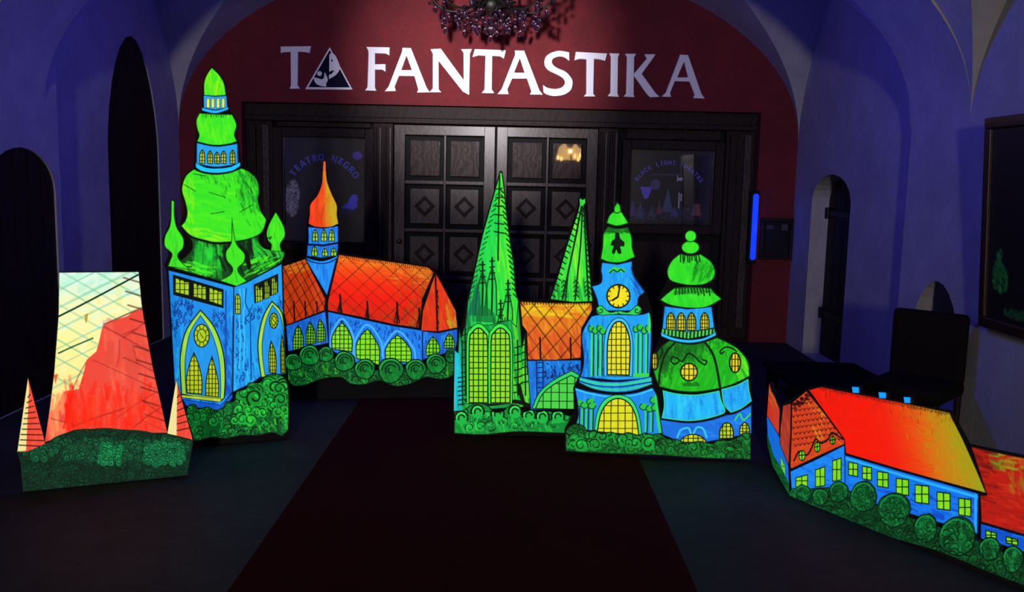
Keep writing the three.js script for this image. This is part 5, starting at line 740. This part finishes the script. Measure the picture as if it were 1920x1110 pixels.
// ---------------------------------------------------------------- furniture and smaller things
{ // framed picture hung forward on the near wall at the right
  const L = 1.02, Hh = 1.16, p = thing('framed_picture', 'dark framed picture with a green reflection painted in on the wall at the right edge', 'picture', [XR1 - 0.015, 0.82, -5.1], 0);
  const g = new THREE.Group();
  const lean = new THREE.Matrix4().makeRotationZ(0.055);       // top leans out from the wall
  const put = (name, geo, mat) => mesh(name, geo.applyMatrix4(lean), mat, p);
  const bar = (y0, y1, z0, z1) => rbox(-0.04, 0, y0, y1, z0, z1, 0.008);
  const fw = phy(0xffffff, { map: woodMap, roughness: 0.4, clearcoat: 0.4, color: lin(0.55, 0.3, 0.22) });
  put('frame', metreUv(merge([bar(0, 0.06, 0, L), bar(Hh - 0.06, Hh, 0, L), bar(0.06, Hh - 0.06, 0, 0.06), bar(0.06, Hh - 0.06, L - 0.06, L)]), 0.5), fw);
  seedRng(31);
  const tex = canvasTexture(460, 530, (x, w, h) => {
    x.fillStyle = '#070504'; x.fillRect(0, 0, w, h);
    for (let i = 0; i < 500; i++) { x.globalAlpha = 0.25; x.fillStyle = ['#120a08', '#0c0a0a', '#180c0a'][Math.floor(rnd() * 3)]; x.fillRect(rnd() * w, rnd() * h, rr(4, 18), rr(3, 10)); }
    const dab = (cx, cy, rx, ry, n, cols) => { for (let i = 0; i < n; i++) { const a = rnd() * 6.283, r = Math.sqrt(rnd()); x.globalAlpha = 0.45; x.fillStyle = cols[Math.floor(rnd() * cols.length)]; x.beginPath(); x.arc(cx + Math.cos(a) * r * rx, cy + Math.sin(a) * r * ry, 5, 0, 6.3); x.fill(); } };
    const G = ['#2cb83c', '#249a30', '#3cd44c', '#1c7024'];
    dab(62, 345, 16, 14, 40, G); dab(70, 410, 44, 40, 260, G); dab(58, 380, 26, 24, 80, G); dab(150, 497, 60, 14, 120, ['#249034', '#1c7028']);  // green dabs painted into the picture in place of a reflection in its glass
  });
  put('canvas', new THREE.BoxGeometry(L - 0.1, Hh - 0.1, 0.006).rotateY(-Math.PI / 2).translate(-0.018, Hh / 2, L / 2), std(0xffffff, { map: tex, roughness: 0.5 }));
}
{ // dark chair in front of the niche, and the low platform along the right wall
  const s = thing('chair', 'dark upholstered chair in front of the low arched niche', 'chair', [2.36, 0, -5.2], -0.75);
  mesh('seat', rbox(-0.22, 0.22, 0.38, 0.47, -0.22, 0.22, 0.03), M.velvet, s);
  mesh('backrest', rbox(-0.215, 0.215, 0.44, 0.86, -0.24, -0.17, 0.03), M.velvet, s);
  for (const [x, z] of [[-0.19, -0.2], [0.19, -0.2], [-0.19, 0.19], [0.19, 0.19]]) mesh('leg', new THREE.CylinderGeometry(0.02, 0.015, 0.4, 10).translate(x, 0.2, z), M.woodDark, s);
  const b = thing('low_platform', 'low black platform on the floor at the foot of the right wall', 'platform', [2.34, 0, -6.35]);
  mesh('deck', rbox(-0.36, 0.36, 0.17, 0.21, -0.65, 0.65, 0.01), M.velvet, b);
  for (const [x, z] of [[-0.3, -0.58], [0.3, -0.58], [-0.3, 0.58], [0.3, 0.58]]) mesh('foot', rbox(x - 0.04, x + 0.04, 0, 0.17, z - 0.04, z + 0.04, 0.01), M.velvet, b);
  mesh('skirt', rbox(-0.34, 0.34, 0.02, 0.17, 0.6, 0.62, 0.005), M.velvet, b);
}
{ // crystal chandelier under the far vault
  const cx = -0.22, cz = -7.6, y0 = 2.72;
  const c = thing('chandelier', 'unlit crystal chandelier hanging from the vault above the letters', 'chandelier', [cx, y0, cz]);
  const prof = (p, n = 20) => new THREE.LatheGeometry(p.map((q) => new THREE.Vector2(...q)), n);
  mesh('stem', prof([[0, 0.16], [0.02, 0.17], [0.05, 0.22], [0.09, 0.26], [0.05, 0.3], [0.02, 0.34], [0.03, 0.42], [0.07, 0.5], [0.03, 0.56], [0.015, 0.62], [0.012, 0.98], [0, 0.98]]), M.iron, c);
  const drop = new THREE.OctahedronGeometry(0.022, 1).scale(0.8, 1.7, 0.8), bead = new THREE.IcosahedronGeometry(0.016, 0), ball = new THREE.IcosahedronGeometry(0.045, 1);
  const hang = (g, x, y, z) => { const m = mesh('crystal', g, M.crystal, c); m.position.set(x, y, z); m.rotation.set(rnd() * 0.3, rnd() * 6.3, rnd() * 0.3); };
  seedRng(77);
  hang(ball, 0, 0.06, 0); hang(bead, 0, 0.13, 0); hang(drop, 0, 0.0, 0);
  for (let k = 0; k < 10; k++) {
    const a = k / 10 * 6.283, ca = Math.cos(a), sa = Math.sin(a), P = (r, y) => new THREE.Vector3(ca * r, y, sa * r);
    mesh('arm', new THREE.TubeGeometry(new THREE.CatmullRomCurve3([P(0.03, 0.34), P(0.16, 0.24), P(0.33, 0.2), P(0.46, 0.27), P(0.5, 0.36)]), 20, 0.009, 7), M.iron, c);
    const q = P(0.5, 0);
    mesh('candle_cup', prof([[0.008, 0.34], [0.045, 0.36], [0.05, 0.372], [0.014, 0.38], [0.014, 0.47], [0, 0.475]], 14).translate(q.x, 0, q.z), M.iron, c);
    for (const [r, y, g] of [[0.5, 0.315, drop], [0.45, 0.2, drop], [0.34, 0.13, drop], [0.5, 0.25, bead], [0.24, 0.17, drop], [0.16, 0.12, bead], [0.15, 0.07, drop]]) { const e = P(r, y + rr(-0.015, 0.015)); hang(g, e.x, e.y, e.z); }
    for (const t of [0.1, 0.16]) { const a2 = a + t * 2, e = [Math.cos(a2) * 0.4, 0.17 - t * 0.5 + rr(-0.02, 0.02), Math.sin(a2) * 0.4]; hang(drop, ...e); hang(bead, e[0], e[1] + 0.06, e[2]); }
  }
}
// ---------------------------------------------------------------- lamps out of view that light the place
FLOODS.forEach(({ at, aim }, i) => {
  const f = thing('blacklight_flood', i ? 'blacklight flood under the near vault, on the side of the green tower' : 'blacklight flood under the near vault, on the side of the framed picture', 'lamp', at);
  f.lookAt(...aim);
  mesh('housing', rbox(-0.34, 0.34, -0.11, 0.11, -0.14, -0.05, 0.015), M.black, f);
  mesh('lens', box(-0.31, 0.31, -0.08, 0.08, -0.05, -0.042), std(lin(0.02, 0.02, 0.06), { emissive: lin(0.16, 0.14, 1), emissiveIntensity: 2 }), f);
  mesh('bracket', new THREE.CylinderGeometry(0.012, 0.012, 0.4, 8).translate(0, 0.28, -0.1), M.iron, f);
});
{
  const s = thing('spotlight', 'small white spotlight under the vault aimed at the sign', 'lamp', SPOT_AT); s.lookAt(...SPOT_AIM);
  mesh('can', new THREE.CylinderGeometry(0.06, 0.05, 0.16, 20, 1, true).rotateX(Math.PI / 2).translate(0, 0, -0.06), M.black, s);
  mesh('bulb', new THREE.SphereGeometry(0.03, 14, 10).translate(0, 0, -0.05), std(0xffffff, { emissive: 0xffffff, emissiveIntensity: 4 }), s);
  mesh('bracket', new THREE.CylinderGeometry(0.01, 0.01, 1.5, 8).translate(0, 0.8, -0.06), M.iron, s);
}
{ // lit foyer screen behind the viewer, and the gilded lit sign-board that the varnished door panel mirrors
  const d = thing('foyer_light_panel', 'upright lit glass panel at the far end of the hall behind the viewer', 'lamp', [FOYER.at[0], FOYER.at[1], Z_HALL]);
  mesh('frame', bars([[-0.3, 0.3, -0.5, -0.45, -0.06, 0], [-0.3, 0.3, 0.45, 0.5, -0.06, 0], [-0.3, -0.25, -0.45, 0.45, -0.06, 0], [0.25, 0.3, -0.45, 0.45, -0.06, 0]]), M.woodDark, d);
  mesh('screen', box(-0.25, 0.25, -0.45, 0.45, -0.04, -0.01), std(0xffffff, { emissive: lin(1, 0.9, 0.82), emissiveIntensity: 0.5 }), d);
}
{ // gilded lamp niche on the same wall: its picture shows in the varnish of the upper door panel
  const n = thing('gilded_wall_lamp', 'warm gilded wall lamp with candle bulbs on the wall behind the viewer', 'lamp', [1.75, 2.1, Z_HALL]);
  mesh('back_plate', rbox(-0.36, 0.36, 0, 0.5, -0.03, 0, 0.01), M.brass, n);
  n.scale.setScalar(1.35);
  const warm = (k) => std(lin(0.6, 0.4, 0.15), { emissive: lin(1, 0.62, 0.2), emissiveIntensity: k });
  mesh('shade', new THREE.ExtrudeGeometry(pathOf([[-0.33, 0.05], [0.02, 0.05], [-0.04, 0.28], [-0.12, 0.47], [-0.26, 0.34]]), { depth: 0.04, bevelEnabled: false }).translate(0, 0, -0.08), warm(9), n);
  mesh('shade', new THREE.ExtrudeGeometry(pathOf([[0.06, 0.05], [0.34, 0.07], [0.36, 0.3], [0.2, 0.34], [0.12, 0.47], [0.04, 0.3]]), { depth: 0.04, bevelEnabled: false }).translate(0, 0, -0.08), warm(9), n);
  for (const [x, y] of [[-0.28, 0.06], [-0.2, 0.03], [0.12, 0.1], [0.24, 0.12], [0.2, 0.03]]) mesh('bulb', new THREE.SphereGeometry(0.03, 12, 8).scale(0.7, 1.6, 0.7).translate(x, y + 0.04, -0.13), warm(45), n);
  const l = new THREE.PointLight(lin(1, 0.7, 0.35), 2.5); l.position.set(0, 0.25, -0.3); l.castShadow = true; n.add(l);
}
renderer.render(scene, camera);
